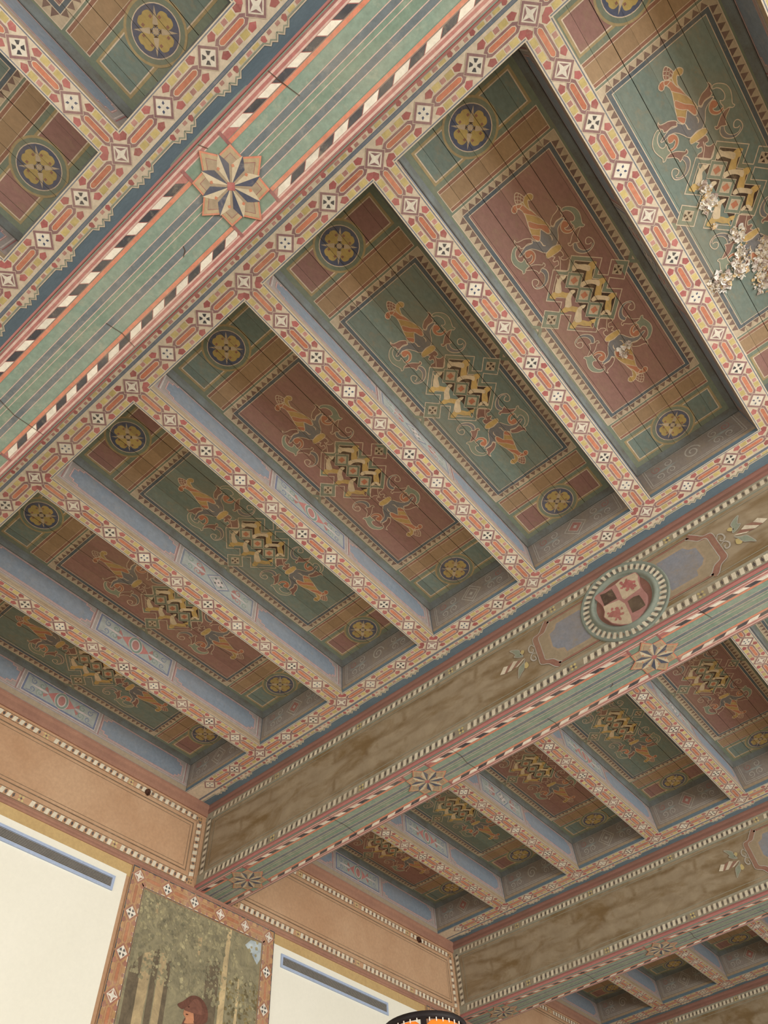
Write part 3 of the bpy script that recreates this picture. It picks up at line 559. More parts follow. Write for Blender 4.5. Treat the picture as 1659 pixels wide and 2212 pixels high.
def end_panel(kind):
    a = Art()
    a.rect(-1.25, .105, 1.25, .19, 'jtan', .5); a.rect(-1.25, .19, 1.25, 1.0, 'egrey', .5)
    for r, c in ((0, 'eline'), (.05, 'eline')):
        a.line([(-1.12 + r, .24 + r), (1.12 - r, .24 + r), (1.12 - r, .93 - r), (-1.12 + r, .93 - r)], .014, c, 1, True)
    if kind:
        a.poly([(-.30, .585), (0, .29), (.30, .585), (0, .88)], 'eline', 2); a.poly([(-.27, .585), (0, .32), (.27, .585), (0, .85)], 'egrey', 2.4)
        a.poly([(-.20, .585), (0, .39), (.20, .585), (0, .78)], 'eline', 2.8); a.poly([(-.175, .585), (0, .415), (.175, .585), (0, .755)], 'jred' if kind == 2 else 'egrey', 3.2)
        a.poly(dia(0, .585, .06), 'eline', 3.6)
    else:
        a.line(spiral(0, .585, .2, 1.6, 0), .03, 'eline', 2)
    for f in (1, -1):
        for g in (1, -1):
            a.line(spiral(f * .55, .585 + g * .13, .12, 1.3, g * 1.0, f), .022, 'eline', 2, False, True)
            a.line(spiral(f * .83, .585 + g * .13, .11, 1.3, g * 2.2, -f), .022, 'jred' if g > 0 else 'eline', 2, False, True)
        a.poly([(f * .36, .585), (f * .6, .625), (f * 1.0, .585), (f * .6, .545)], 'jgrey', 2.2)
    return a

def rope(a, x0, x1, skip, t0, t1, f, ph):
    n = int((x1 - x0) / .25)
    for i in range(n):
        x = x0 + i * .25 + ph
        if any(abs(x + .12 - s) < .42 for s in skip): continue
        sl = .05
        a.poly([(x + .0 + sl, f * t0), (x + .235 + sl, f * t0), (x + .235 - sl, f * t1), (x - sl, f * t1)], 'white' if i % 2 else 'black', 2, .10)
CRACKS = [[(-3.21, -.61), (-3.17, -.42), (-3.10, -.17)], [(-5.55, .10), (-5.58, .16), (-5.66, .20)], [(-4.46, -.61), (-4.40, -.50)], [(-9.4, -.6), (-9.36, -.2), (-9.42, .1), (-9.38, .6)], [(-13.1, -.6), (-13.06, 0), (-13.12, .6)], [(-7.2, .1), (-7.15, .35), (-7.18, .6)]]
def soffit(x0, x1, stars):
    a = Art()
    for f in (1, -1):
        for t0, t1, c in ((.585, .612, 'sdark'), (.555, .585, 'slight'), (.515, .555, 'spink'), (.495, .515, 'slight'), (.405, .495, 'spink'),
                          (.345, .398, 'sorange'), (.20, .335, 'sgreen'), (.186, .198, 'slight'), (.105, .184, 'sgrey'), (.092, .104, 'slight'), (0, .09, 'sgreen2')):
            a.rect(x0, min(f * t0, f * t1), x1, max(f * t0, f * t1), c, 1, .02)
        rope(a, x0, x1, stars, .41, .49, f, 0 if f > 0 else .125)
    a.rect(x0, -.036, x1, -.026, 'slight', 1.5, 0)
    for ck in CRACKS: a.line(ck, .012, 'dark', 3.6, False, True)
    for s in stars:
        for f in (1, -1):
            a.rect(s - .36, f * .36, s + .36, f * .50, 'sgreen2', 2.5); a.rect(s - .36, f * .395, s + .36, f * .36, 'sgreen2', 2.5)
            for g in (1, -1): a.rect(s + g * .345 - .022, f * .34, s + g * .345 + .022, f * .54, 'sdark', 3)
    return a
def star_pts(r, n=8):
    pts = []
    for i in range(16):
        th = i * math.pi / 8
        k = r * (1 if i % 4 == 0 else .9) if i % 2 == 0 else r * .70
        pts.append((k * math.cos(th), k * math.sin(th)))
    return pts
def star_art():
    a = Art()
    sp = star_pts(.56)
    a.poly(sp, 'sorange', 1); a.poly(star_pts(.525), 'startan', 2); a.poly(star_pts(.45), 'sdark', 2.2); a.poly(star_pts(.438), 'jtan', 2.5)
    for i in range(8):
        th = i * math.pi / 4 + math.pi / 8; ca, sa = math.cos(th), math.sin(th)
        R_ = lambda q: [(p * ca - r * sa, p * sa + r * ca) for p, r in q]
        a.poly(R_([(.03, 0), (.26, .085), (.33, .05), (.41, 0)]), 'starblue', 3, .1); a.poly(R_([(.03, 0), (.26, -.085), (.33, -.05), (.41, 0)]), 'starpale', 3, .05)
        a.poly(R_([(.22, -.07), (.245, -.095), (.27, -.07), (.245, -.045)]), 'coral', 3.5)
    a.poly(dia(0, 0, .07), 'red', 4)
    return a

def dentils(a, x0, x1, z0, z1, pitch, blocks, vertical=False, tint='dentmid'):
    """border of slanted light blocks with dark gaps; a flower square every few blocks"""
    F = (lambda p: (p[1], p[0])) if vertical else (lambda p: p)
    a.poly([F(p) for p in ((x0, z0), (x1, z0), (x1, z1), (x0, z1))], tint, 1, 0)
    for z in (z0, z1): a.line([F((x0, z)), F((x1, z))], .018, 'sline' if tint == 'dentmid' else 'wline', 1.5)
    n = int((x1 - x0) / pitch); h = z1 - z0
    for i in range(n):
        x = x0 + (i + .5) * (x1 - x0) / n
        if any(abs(x - b) < pitch * .75 for b in blocks): continue
        w_ = pitch * .26; sl = pitch * .10
        a.poly([F(p) for p in ((x - w_ - sl, z0 + h * .08), (x + w_ - sl, z0 + h * .08), (x + w_ + sl, z1 - h * .08), (x - w_ + sl, z1 - h * .08))], 'dent', 2, .06)
        xd = x + pitch * .5
        if xd < x1 and not any(abs(xd - b) < pitch * .75 for b in blocks):
            a.poly([F(p) for p in ((xd - pitch * .05, z0 + h * .15), (xd + pitch * .17, z0 + h * .45), (xd + pitch * .1, z1 - h * .12), (xd - pitch * .17, z1 - h * .42))], 'dentdark', 2.5, .15)
    for b in blocks:
        if x0 < b < x1:
            c = (z0 + z1) / 2
            for dx, dz in ((-.045, -.045), (.045, .045), (-.045, .045), (.045, -.045)):
                a.poly([F(p) for p in dia(b + dx, c + dz, .035)], 'yellow', 2, .1)
            a.poly([F(p) for p in dia(b, c, .03)], 'dentdark', 2.5)
MED = -4.43                                     # x of the coat-of-arms roundel
def beam_face(x0, x1):
    a = Art()
    bl = [3 * i for i in range(-5, 3)]
    a.rect(x0, -.49, x1, -.26, 'sline', .5, 0); a.rect(x0, -2.32, x1, -2.04, 'sline', .5, 0)
    dentils(a, x0 + .28, x1, -.45, -.29, .17, bl); dentils(a, x0 + .28, x1, -2.28, -2.09, .17, bl)
    dentils(a, -2.09, -.45, x0 + .08, x0 + .24, .17, [], True)
    a.line([(x0 + .4, -.60), (x1, -.60)], .016, 'sline', 1); a.line([(x0 + .4, -1.94), (x1, -1.94)], .016, 'sline', 1); a.line([(x0 + .4, -.60), (x0 + .4, -1.94)], .016, 'sline', 1)
    zc = -1.27
    for f in (1, -1):
        G = lambda q: [(MED + f * -x, zc + z) for x, z in q]
        a.poly(G([(-.8, .60), (-1.95, .60), (-2.18, .40), (-2.2, -.30), (-1.95, -.62), (-.8, -.62)]), 'fgrey', 1.4, 0)
        bp_ = G([(-.95, .47), (-1.62, .47), (-1.70, .34), (-1.86, .28), (-1.88, -.12), (-1.78, -.26), (-1.63, -.32), (-1.60, -.47), (-.95, -.47)])
        a.poly(bp_, 'fblue', 2, .02); a.line(bp_, .05, 'jtan', 2.2, True)
        band = G(smooth([(-1.80, .66), (-1.92, .53), (-2.02, .42), (-2.19, .37), (-2.197, .10), (-2.194, -.19), (-2.18, -.37), (-2.01, -.46), (-1.90, -.60), (-1.82, -.66)], False))
        a.line(band, .13, 'fred2', 2.4); a.line([(p, q) for p, q in band], .03, 'wband', 2.8)
        for o in (-.075, .075):
            a.line([(MED + (p - MED) * (1 + o * .45), zc + (q - zc) * (1 + o * .9)) for p, q in band], .018, 'eline', 3)
        for z in (.62, -.62): a.line(G([(-.8, z), (-1.85, z)]), .05, 'fred2', 2.4)
        S_ = SPRAY
        for k_, c in (('g1', 'leafgreen'), ('g2', 'leafgreen'), ('y1', 'yellow'), ('y2', 'yellow'), ('w1', 'dent'), ('w2', 'dent'), ('w3', 'dent'), ('m1', 'fred2'), ('m2', 'fred2')):
            a.shape(G(S_[k_]), c, 2.5, 'eline' if k_[0] == 'g' else None, .012, k_[0] in 'gy')
        for k_ in ('s1', 's2'): a.line(smooth(G(S_[k_]), False), .035, 'eline', 3, False, True)
    return a
def wall_frieze(y0, y1):
    a = Art()
    bl = [y0 + (y1 - y0) * i / 4 for i in range(1, 4)]
    a.rect(y0, -.62, y1, -.36, 'wbrown', .5, 0)
    dentils(a, y0 + .32, y1 - .32, -.58, -.41, .2, bl, False, 'wbrown'); dentils(a, y0 + .32, y1 - .32, -2.36, -2.18, .2, bl, False, 'wbrown')
    dentils(a, -2.18, -.58, y0 + .12, y0 + .30, .2, [], True, 'wbrown'); dentils(a, -2.18, -.58, y1 - .30, y1 - .12, .2, [], True, 'wbrown')
    for d, wd in ((.0, .03), (.09, .014)):
        a.line([(y0 + .42 + d, -.70 - d), (y1 - .42 - d, -.70 - d), (y1 - .42 - d, -2.05 + d), (y0 + .42 + d, -2.05 + d)], wd, 'wline', 2, True)
    for yy in (y0 + .21, y1 - .21):
        for zz in (-.495, -2.27):
            a.rect(yy - .08, zz - .08, yy + .08, zz + .08, 'frameo', 2)
            for dx, dz in ((-.04, -.04), (.04, .04), (-.04, .04), (.04, -.04)): a.poly(dia(yy + dx, zz + dz, .03), 'wline', 2.5)
    return a

# ------------------------------------------------------------------ the setting
YLO, YHI, XHI = -13.2, 37.0, 7.0
def struct(name, mb, mat, label):
    o = mb.build(name, mat, None, (0, 0, 0)); return tag(o, label, None, None, 'structure')
struct('floor', MB().box(XW - 1, 20, -22, YHI + 6, ZF - .4, ZF), M['floor'], 'wooden floor of the hall, below the picture')
struct('ceiling', MB().box(XW - 1, XHI, YLO, YHI, HP + .12, HP + .6), M['slab'], 'dark ceiling deck above the painted coffer boards')
wall = struct('wall_left', MB().box(XW - 1, XW, YLO, YHI, ZF, HP + .12), M['wallbrown'], 'plaster wall with brown painted frieze carrying the beam ends')

# ------------------------------------------------------------------ big beams
def lathe(prof, n=56):
    """profile (r, h) turned about the beam-face normal (-y); h grows towards the viewer"""
    m = MB(); k = len(prof)
    vs_ = [(r * math.cos(2 * math.pi * i / n), -h, r * math.sin(2 * math.pi * i / n)) for i in range(n) for r, h in prof]
    fs = [(i * k + j, i * k + j + 1, ((i + 1) % n) * k + j + 1, ((i + 1) % n) * k + j) for i in range(n) for j in range(k - 1)]
    return m.add(vs_, fs)
FACE = .612
STARS = [-16.5, -10.5, -4.5, 1.5]
star_me = MB().prism(star_pts(.565), 'z', 0, -.016).mesh('star_boss', M['beamplaster'])
star_paint = star_art().mesh('painted_star', (0, 0, -.016), X, Y, NZ, M['paint'])
sof_me = soffit(XW, XHI, STARS).mesh('painted_stripes', (0, 0, -HB - .012), X, Y, NZ, M['paint'])
face_art = beam_face(XW, XHI)
face_me = face_art.mesh('painted_frieze', (0, -FACE - .012, 0), X, Z, NY, M['stonepaint'])
end_me = [[end_panel(k).mesh('painted_end_panel', (0, 0, 0), X, Z, (0, s, 0), M['stonepaint']) for k in range(3)] for s in (-1, 1)]
med_ring = lathe([(1.04, 0), (1.04, .03), (1.01, .045), (.985, .03), (.80, .03), (.785, .06), (.755, .085), (.72, .085), (.69, .06), (.68, .03), (.655, .03), (.64, .015)]).mesh('roundel', M['greenmoulding'], True)
disc_mb = lathe([(.66, .02), (.33, .018), (.001, .018)]).mesh('roundel_ground', M['redmoulding'])
def ring_art():
    a = Art(); n = 40
    for i in range(n):
        th = 2 * math.pi * i / n; d = 2 * math.pi / n
        q = lambda r, t: (r * math.cos(t), r * math.sin(t))
        a.poly([q(.815, th), q(.97, th + d * .12), q(.97, th + d * .62), q(.815, th + d * .5)], 'dent', 1, .06)
        a.poly([q(.83, th + d * .62), q(.90, th + d * .58), q(.955, th + d * .88), q(.89, th + d * .96)], 'dentdark', 1, .15)
    return a
ring_me = ring_art().mesh('painted_dentil_ring', (0, -.03, 0), X, Z, NY, M['stonepaint'])
sh = smooth(ARMS['shield'], True, 3)
shield_me = MB().add([(x, -.02, z) for x, z in sh] + [(x * .98, -.075, z * .98) for x, z in sh],
                     [tuple(range(len(sh) - 1, -1, -1)), tuple(range(len(sh), 2 * len(sh)))] +
                     [(i, (i + 1) % len(sh), len(sh) + (i + 1) % len(sh), len(sh) + i) for i in range(len(sh))]).mesh('shield', M['shieldpink'])
sa = Art()
for k_, c in (('q1', 'cream'), ('q2', 'cream')): sa.poly([(x * .98, z * .98) for x, z in ARMS[k_]], K['tricream'], 1)
for k_ in ('d1', 'd2'): sa.poly(ARMS[k_], 'dark', 2)
rq = random.Random(3)
for k_ in ('b1', 'b2'):                              # the worn red beasts of the second and third quarter
    cx_ = sum(p[0] for p in ARMS[k_]) / len(ARMS[k_]); cz_ = sum(p[1] for p in ARMS[k_]) / len(ARMS[k_])
    sa.shape([(cx_ + (x - cx_) * .55, cz_ + (z - cz_) * .5) for x, z in ARMS[k_]], 'red', 2, None)
    for x, z in ARMS[k_]:
        for t_ in (.55, .8):
            px, pz = cx_ + (x - cx_) * t_ + rq.uniform(-.03, .03), cz_ + (z - cz_) * t_ + rq.uniform(-.03, .03)
            sa.poly(smooth([(px + rq.uniform(.02, .055) * math.cos(q * 1.2566), pz + rq.uniform(.02, .055) * math.sin(q * 1.2566)) for q in range(5)], True, 2), 'red', 2.2 + t_ * .3, .15)
arms_me = sa.mesh('painted_arms', (0, -.075, 0), X, Z, NY, M['stonepaint'])

def make_beam(i, label):
    yc = BC0 + BAY * i
    t = thing('ceiling_beam', (0, yc, 0), label, 'beam', 'big painted ceiling beams')
    MB().box(XW, XHI, -.60, .60, -HB, HP + .1).build('core', M['beamplaster'], t)
    MB().box(XW, XHI, -.625, .625, -HB - .012, -HB + .05).build('soffit_board', M['soffitgreen'], t)
    link('painted_stripes', sof_me, t)
    for s in STARS:
        b = link('star_boss', star_me, t, (s, 0, -HB - .012)); link('painted_star', star_paint, b)
    for f in (1, -1):
        R_ = lambda q: [(f * y, z) for y, z in q]
        MB().box(XW, XHI, f * .58, f * FACE, -2.05, -.5).build('frieze_panel', M['frieze'], t)
        strip('edge_moulding', M['pinkmoulding'], t, R_([(.58, -HB + .04), (.64, -HB + .0), (.665, -HB + .05), (.65, -HB + .10), (.625, -HB + .11), (.62, -2.3), (.58, -2.3)]), 'x', XW, XHI)
        strip('border_strip', M['greenmoulding'], t, R_([(.58, -2.31), (FACE + .012, -2.31), (FACE + .012, -2.05), (.58, -2.05)]), 'x', XW, XHI)
        strip('border_strip', M['greenmoulding'], t, R_([(.58, -.50), (FACE + .012, -.50), (FACE + .012, -.25), (.58, -.25)]), 'x', XW, XHI)
        strip('top_moulding', M['redmoulding'], t, R_([(.58, -.25), (.63, -.25), (.65, -.18), (.64, -.10), (.665, -.04), (.665, .0), (.58, .0)]), 'x', XW, XHI)
        yr = f * RC
        MB().box(XW, XHI, min(f * .6, f * (RC + .25)), max(f * .6, f * (RC + .25)), 0, .1).box(XW, XHI, min(f * .6, f * (RC + .24)), max(f * .6, f * (RC + .24)), .1, HP).build('rail_board', M['railblue'], t)
        g = -f                                          # painted mosaic: t grows towards the beam
        js = joists_of(i if f > 0 else i - 1)
        rail_mosaic(XHI, js).build('painted_mosaic', (0, yr, 0), X, (0, g, 0), NZ, M['paint'], t)
        for k, xc in enumerate(coffers_of(i if f > 0 else i - 1)):
            link('painted_end_panel', end_me[1 if f > 0 else 0][(k + i) % 3], t, (xc, f * (RC + .24), 0))
    link('painted_frieze', face_me, t)
    r = link('roundel', med_ring, t, (MED, -FACE, -1.27))
    link('roundel_ground', disc_mb, r); link('painted_dentil_ring', ring_me, r)
    s = link('shield', shield_me, r); link('painted_arms', arms_me, r)
    return t
def coffers_of(b):
    return {-1: [-10.5, -7.5, -4.5], 0: [-16.5, -13.5, -10.5, -7.5, -4.5, -1.5, 1.5], 1: [-16.5, -13.5, -10.5, -7.5, -4.5, -1.5],
            2: [-16.5, -13.5, -10.5, -7.5]}.get(b, [])
def joists_of(b):
    return [x + 1.5 for x in coffers_of(b)]
make_beam(0, 'long green-striped beam with star boss crossing the top left corner')
make_beam(1, 'big beam with shield roundel on its side, spanning lower left to right')
make_beam(2, 'distant big beam behind the shield-roundel beam, above the orange lamp')
make_beam(3, 'farthest beam, only its edge showing at the bottom right corner')

# ------------------------------------------------------------------ joists
jm = joist_mosaic().mesh('painted_mosaic', (0, 0, 0), Y, X, NZ, M['paint'])
js_me = [[joist_side(k).mesh('painted_side', (s * .238, 0, 0), Y, Z, (s, 0, 0), M['sidepaint']) for s in (1, -1)] for k in (0, 1)]
jbody = MB().box(-.238, .238, -HL, HL, .03, HP).mesh('body', M['joistside'])
jlip = MB().prism([(-.244, 0), (.244, 0), (.25, .015), (.25, .07), (.238, .10), (-.238, .10), (-.25, .07), (-.25, .015)], 'y', -HL, HL).mesh('moulded_lip', M['joistwood'])
BAYN = {-1: 'bay at the top left', 0: 'large middle bay', 1: 'bay behind the roundel beam', 2: 'farthest bay'}
ORD = ['first', 'second', 'third', 'fourth', 'fifth', 'sixth', 'seventh', 'eighth']
protoj = []
def make_joist(x, b, k):
    n = int(round((x + 15) / 3))
    lab = '%s painted joist out from the wall in the %s' % (ORD[n].capitalize(), BAYN[b])
    loc = (x * U, (YC0 + BAY * b) * U, ZR)
    if k in [p[0] for p in protoj]:
        o = copy_tree([p[1] for p in protoj if p[0] == k][0])
        o.location = loc
    else:
        o = thing('ceiling_joist', (x, YC0 + BAY * b, 0), lab, 'joist')
        link('body', jbody, o); link('moulded_lip', jlip, o); link('painted_mosaic', jm, o)
        for s in (0, 1): link('painted_side', js_me[k][s], o)
        protoj.append((k, o))
    tag(o, lab, 'joist', 'painted joists of the ' + BAYN[b])
for b in (-1, 0, 1, 2):
    for x in joists_of(b): make_joist(x, b, int(round(x / 3)) % 2)

# ------------------------------------------------------------------ coffers: boards with the ornament painted across them
SEAMS = [-1.25, -.82, -.50, -.17, .15, .47, .80, 1.25]
def plank_meshes(art):
    vs_, fs, cs = art.data((0, 0, 0), X, Y, NZ)
    out = []
    for i in range(7):
        gap = [0, .0025, .0045, .002, .0035, .005, .002, 0]
        x0, x1 = SEAMS[i] + gap[i], SEAMS[i + 1] - gap[i + 1]
        bm = bmesh.new(); cl = bm.loops.layers.float_color.new('Col')
        for f, c in zip(fs, cs):
            xs = [vs_[j][0] for j in f]
            if max(xs) <= x0 or min(xs) >= x1: continue
            try: fc = bm.faces.new([bm.verts.new([q * U for q in vs_[j]]) for j in f])
            except ValueError: continue
            for l in fc.loops: l[cl] = (*c, 1)
        for x, nn in ((x0, -1), (x1, 1)):
            bmesh.ops.bisect_plane(bm, geom=bm.verts[:] + bm.edges[:] + bm.faces[:], dist=1e-6, plane_co=(x * U, 0, 0), plane_no=(nn, 0, 0), clear_outer=True)
        dz = [0, .004, -.003, .005, -.002, .003, 0][i]
        n0 = len(bm.verts)
        bx_ = [bm.verts.new((x * U, y * U, z * U)) for z in (0, .06) for x, y in ((x0, -HL), (x1, -HL), (x1, HL), (x0, HL))]
        for q in ((3, 2, 1, 0), (4, 5, 6, 7), (0, 1, 5, 4), (1, 2, 6, 5), (2, 3, 7, 6), (3, 0, 4, 7)):
            fc = bm.faces.new([bx_[j] for j in q]); fc.material_index = 1
            for l in fc.loops: l[cl] = (.1, .08, .05, 1)
        bmesh.ops.translate(bm, verts=bm.verts[:], vec=(0, 0, dz * U))
        me = bpy.data.meshes.new('plank'); bm.to_mesh(me); bm.free()
        me.materials.append(M['boardpaint']); me.materials.append(M['boardback'])
        out.append(me)
    return out
PL = {'g': plank_meshes(coffer_art('fgreen', 'fred')), 'r': plank_meshes(coffer_art('fred', 'fgreen'))}
cv = .115
cove_l = MB().prism([(0, 0), (cv, 0), (cv * .55, -.035), (.02, -cv), (0, -cv)], 'y', -HL, HL).mesh('cove_moulding', M['cove'])
cove_s = MB().prism([(0, 0), (cv, 0), (cv * .55, -.035), (.02, -cv), (0, -cv)], 'x', -1.25, 1.25).mesh('cove_moulding', M['cove'])
def make_coffer(x, b):
    n = int(round((x + 16.5) / 3))
    kind = 'gr'[(n + b) % 2]
    lab = '%s coffer from the wall in the %s, %s centre' % (ORD[n].capitalize(), BAYN[b], {'g': 'green', 'r': 'burgundy'}[kind])
    t = thing('coffer_panel', (x, YC0 + BAY * b, HP), lab, 'coffer panel', 'painted coffer panels of the ' + BAYN[b])
    for me in PL[kind]: link('plank', me, t)
    a = link('cove_moulding', cove_l, t, (-1.25, 0, 0)); a2 = link('cove_moulding', cove_l, t, (1.25, 0, 0)); a2.rotation_euler.z = math.pi
    c = link('cove_moulding', cove_s, t, (0, -HL, 0)); c2 = link('cove_moulding', cove_s, t, (0, HL, 0)); c2.rotation_euler.z = math.pi
    return t
COF = {}
for b in (-1, 0, 1, 2):
    for x in coffers_of(b): COF[(x, b)] = make_coffer(x, b)

# peeling paint: curled flakes hanging from the boards
def flakes(parent, xc, spots):
    vs_, fs, cs = [], [], []
    pal = [rgb(246, 242, 232), rgb(236, 226, 206), rgb(226, 196, 146), rgb(228, 214, 204), rgb(186, 166, 156), rgb(248, 245, 238), rgb(244, 238, 226)]
    for (x, y, r, n) in spots:                      # bare ground where the paint has gone
        k = len(vs_); m_ = 14
        for q in range(m_):
            rr = r * random.uniform(.25, 1.0)
            vs_.append((x - xc + rr * math.cos(6.2832 * q / m_), y - YC0 + 1.3 * rr * math.sin(6.2832 * q / m_), -.0185 - .0004 * (len(fs) % 7)))
        fs.append(tuple(range(k, k + m_))); cs.append(random.choice([rgb(214, 196, 170), rgb(224, 208, 184), rgb(206, 176, 132), rgb(190, 178, 168)]))
    for (x, y, r, n) in spots:
        for _ in range(n):
            th = random.uniform(0, 6.28); d = r * random.random() ** .8 * 1.25
            px, py = x - xc + d * math.cos(th), y - YC0 + d * math.sin(th) * 1.3
            s = random.uniform(.025, .06) if random.random() < .8 else random.uniform(.06, .12); an = random.uniform(0, 6.28); c = random.choice(pal)
            hang = random.uniform(.0, .05)
            k = len(vs_); ca, sa_ = math.cos(an), math.sin(an)
            for q in range(4):
                u = q / 3
                uu = s * (u - .5) * (1 - .25 * u); dz = -.02 - hang * u * u
                for v in (-.5, .5):
                    vv = v * s * random.uniform(.5, 1.2)
                    vs_.append((px + uu * ca - vv * sa_, py + uu * sa_ + vv * ca, dz + random.uniform(-.008, .008)))
            for q in range(3):
                fs.append((k + 2 * q, k + 2 * q + 1, k + 2 * q + 3, k + 2 * q + 2)); cs.append(c)
    me = bpy.data.meshes.new('peeling_paint')
    me.from_pydata([(a * U, b_ * U, c_ * U) for a, b_, c_ in vs_], [], fs)
    put_colours(me, cs); me.materials.append(M['paint'])
    o = link('peeling_paint', me, parent); o['kind'] = 'stuff'; o['label'] = 'white and gold flakes of peeling paint'
flakes(COF[(1.5, 0)], 1.5, [(1.19, 4.37, .09, 40), (1.14, 4.66, .12, 70), (1.05, 5.1, .05, 12), (1.30, 5.55, .12, 70), (1.25, 5.9, .12, 60), (1.1, 6.15, .14, 80), (.72, 6.2, .15, 110), (.55, 6.17, .10, 50),
                              (1.47, 6.4, .16, 90), (1.30, 6.75, .14, 80), (1.62, 6.1, .14, 60), (1.7, 6.6, .15, 60)])
flakes(COF[(-1.5, 0)], -1.5, [(-1.50, 6.18, .09, 40), (-1.36, 6.10, .07, 25)])

# ------------------------------------------------------------------ wall dressing (parts of the wall)
led_art = joist_side(1)
led_me = led_art.mesh('painted_ledger', (0, 0, 0), Y, Z, X, M['sidepaint'])
for b in (-1, 0, 1, 2):
    y0, y1 = BC0 + BAY * b + .62, BC0 + BAY * (b + 1) - .62
    yc = YC0 + BAY * b
    o = MB().box(XW, XW + .09, yc - HL, yc + HL, .0, HP + .02).build('ledger_board', M['joistside'], wall)
    link('painted_ledger', led_me, wall, (XW + .092, yc, 0))
    MB().prism([(XW, -.34), (XW + .04, -.34), (XW + .06, -.25), (XW + .06, -.12), (XW + .10, -.06), (XW + .10, .0), (XW, .0)], 'y', y0, y1).build('frieze_moulding', M['wallred'], wall)
    wall_frieze(y0, y1).build('painted_frieze_border', (XW, 0, 0), Y, Z, X, M['paint'], wall)
MB().prism([(XW, -2.56), (XW + .03, -2.56), (XW + .045, -2.52), (XW + .03, -2.47), (XW + .05, -2.44), (XW + .04, -2.40), (XW, -2.40)], 'y', YLO, YHI).build('cornice_moulding', M['wallred'], wall)
MB().box(XW, XW + .008, YLO, YHI, -2.86, -2.56).build('ochre_band', M['wallochre'], wall)
for y0, y1 in ((-6, 7.82), (12.86, 19.66), (24.75, 31.5)):
    MB().box(XW, XW + .02, y0, y1, ZF, -2.83).build('plaster_panel', M['wallwhite'], wall)

# ------------------------------------------------------------------ ventilation grilles
def make_vent(y0, y1, label):
    t = thing('ventilation_grille', (XW + .02, (y0 + y1) / 2, -3.36), label, 'vent', 'slim wall ventilation grilles')
    h = (y1 - y0) / 2; H = .345
    f = MB().box(0, .035, -h, h, 0, .065).box(0, .035, -h, h, H - .065, H).box(0, .035, -h, -h + .07, .065, H - .065).box(0, .035, h - .07, h, .065, H - .065)
    f.build('frame', M['ventframe'], t)
    MB().box(0, .004, -h + .07, h - .07, .065, H - .065).build('duct_back', M['ventdark'], t)
    for i in range(7):
        z = .072 + i * .0305
        MB().prism([(.006, z + .004), (.03, z), (.032, z + .006), (.006, z + .016)], 'y', -h + .065, h - .065).build('slat', M['ventslat'], t)
make_vent(2.9, 7.52, 'slim blue-framed ventilation grille on the white wall left of the forest painting')
make_vent(13.2, 17.85, 'slim blue-framed ventilation grille on the white wall right of the forest painting')

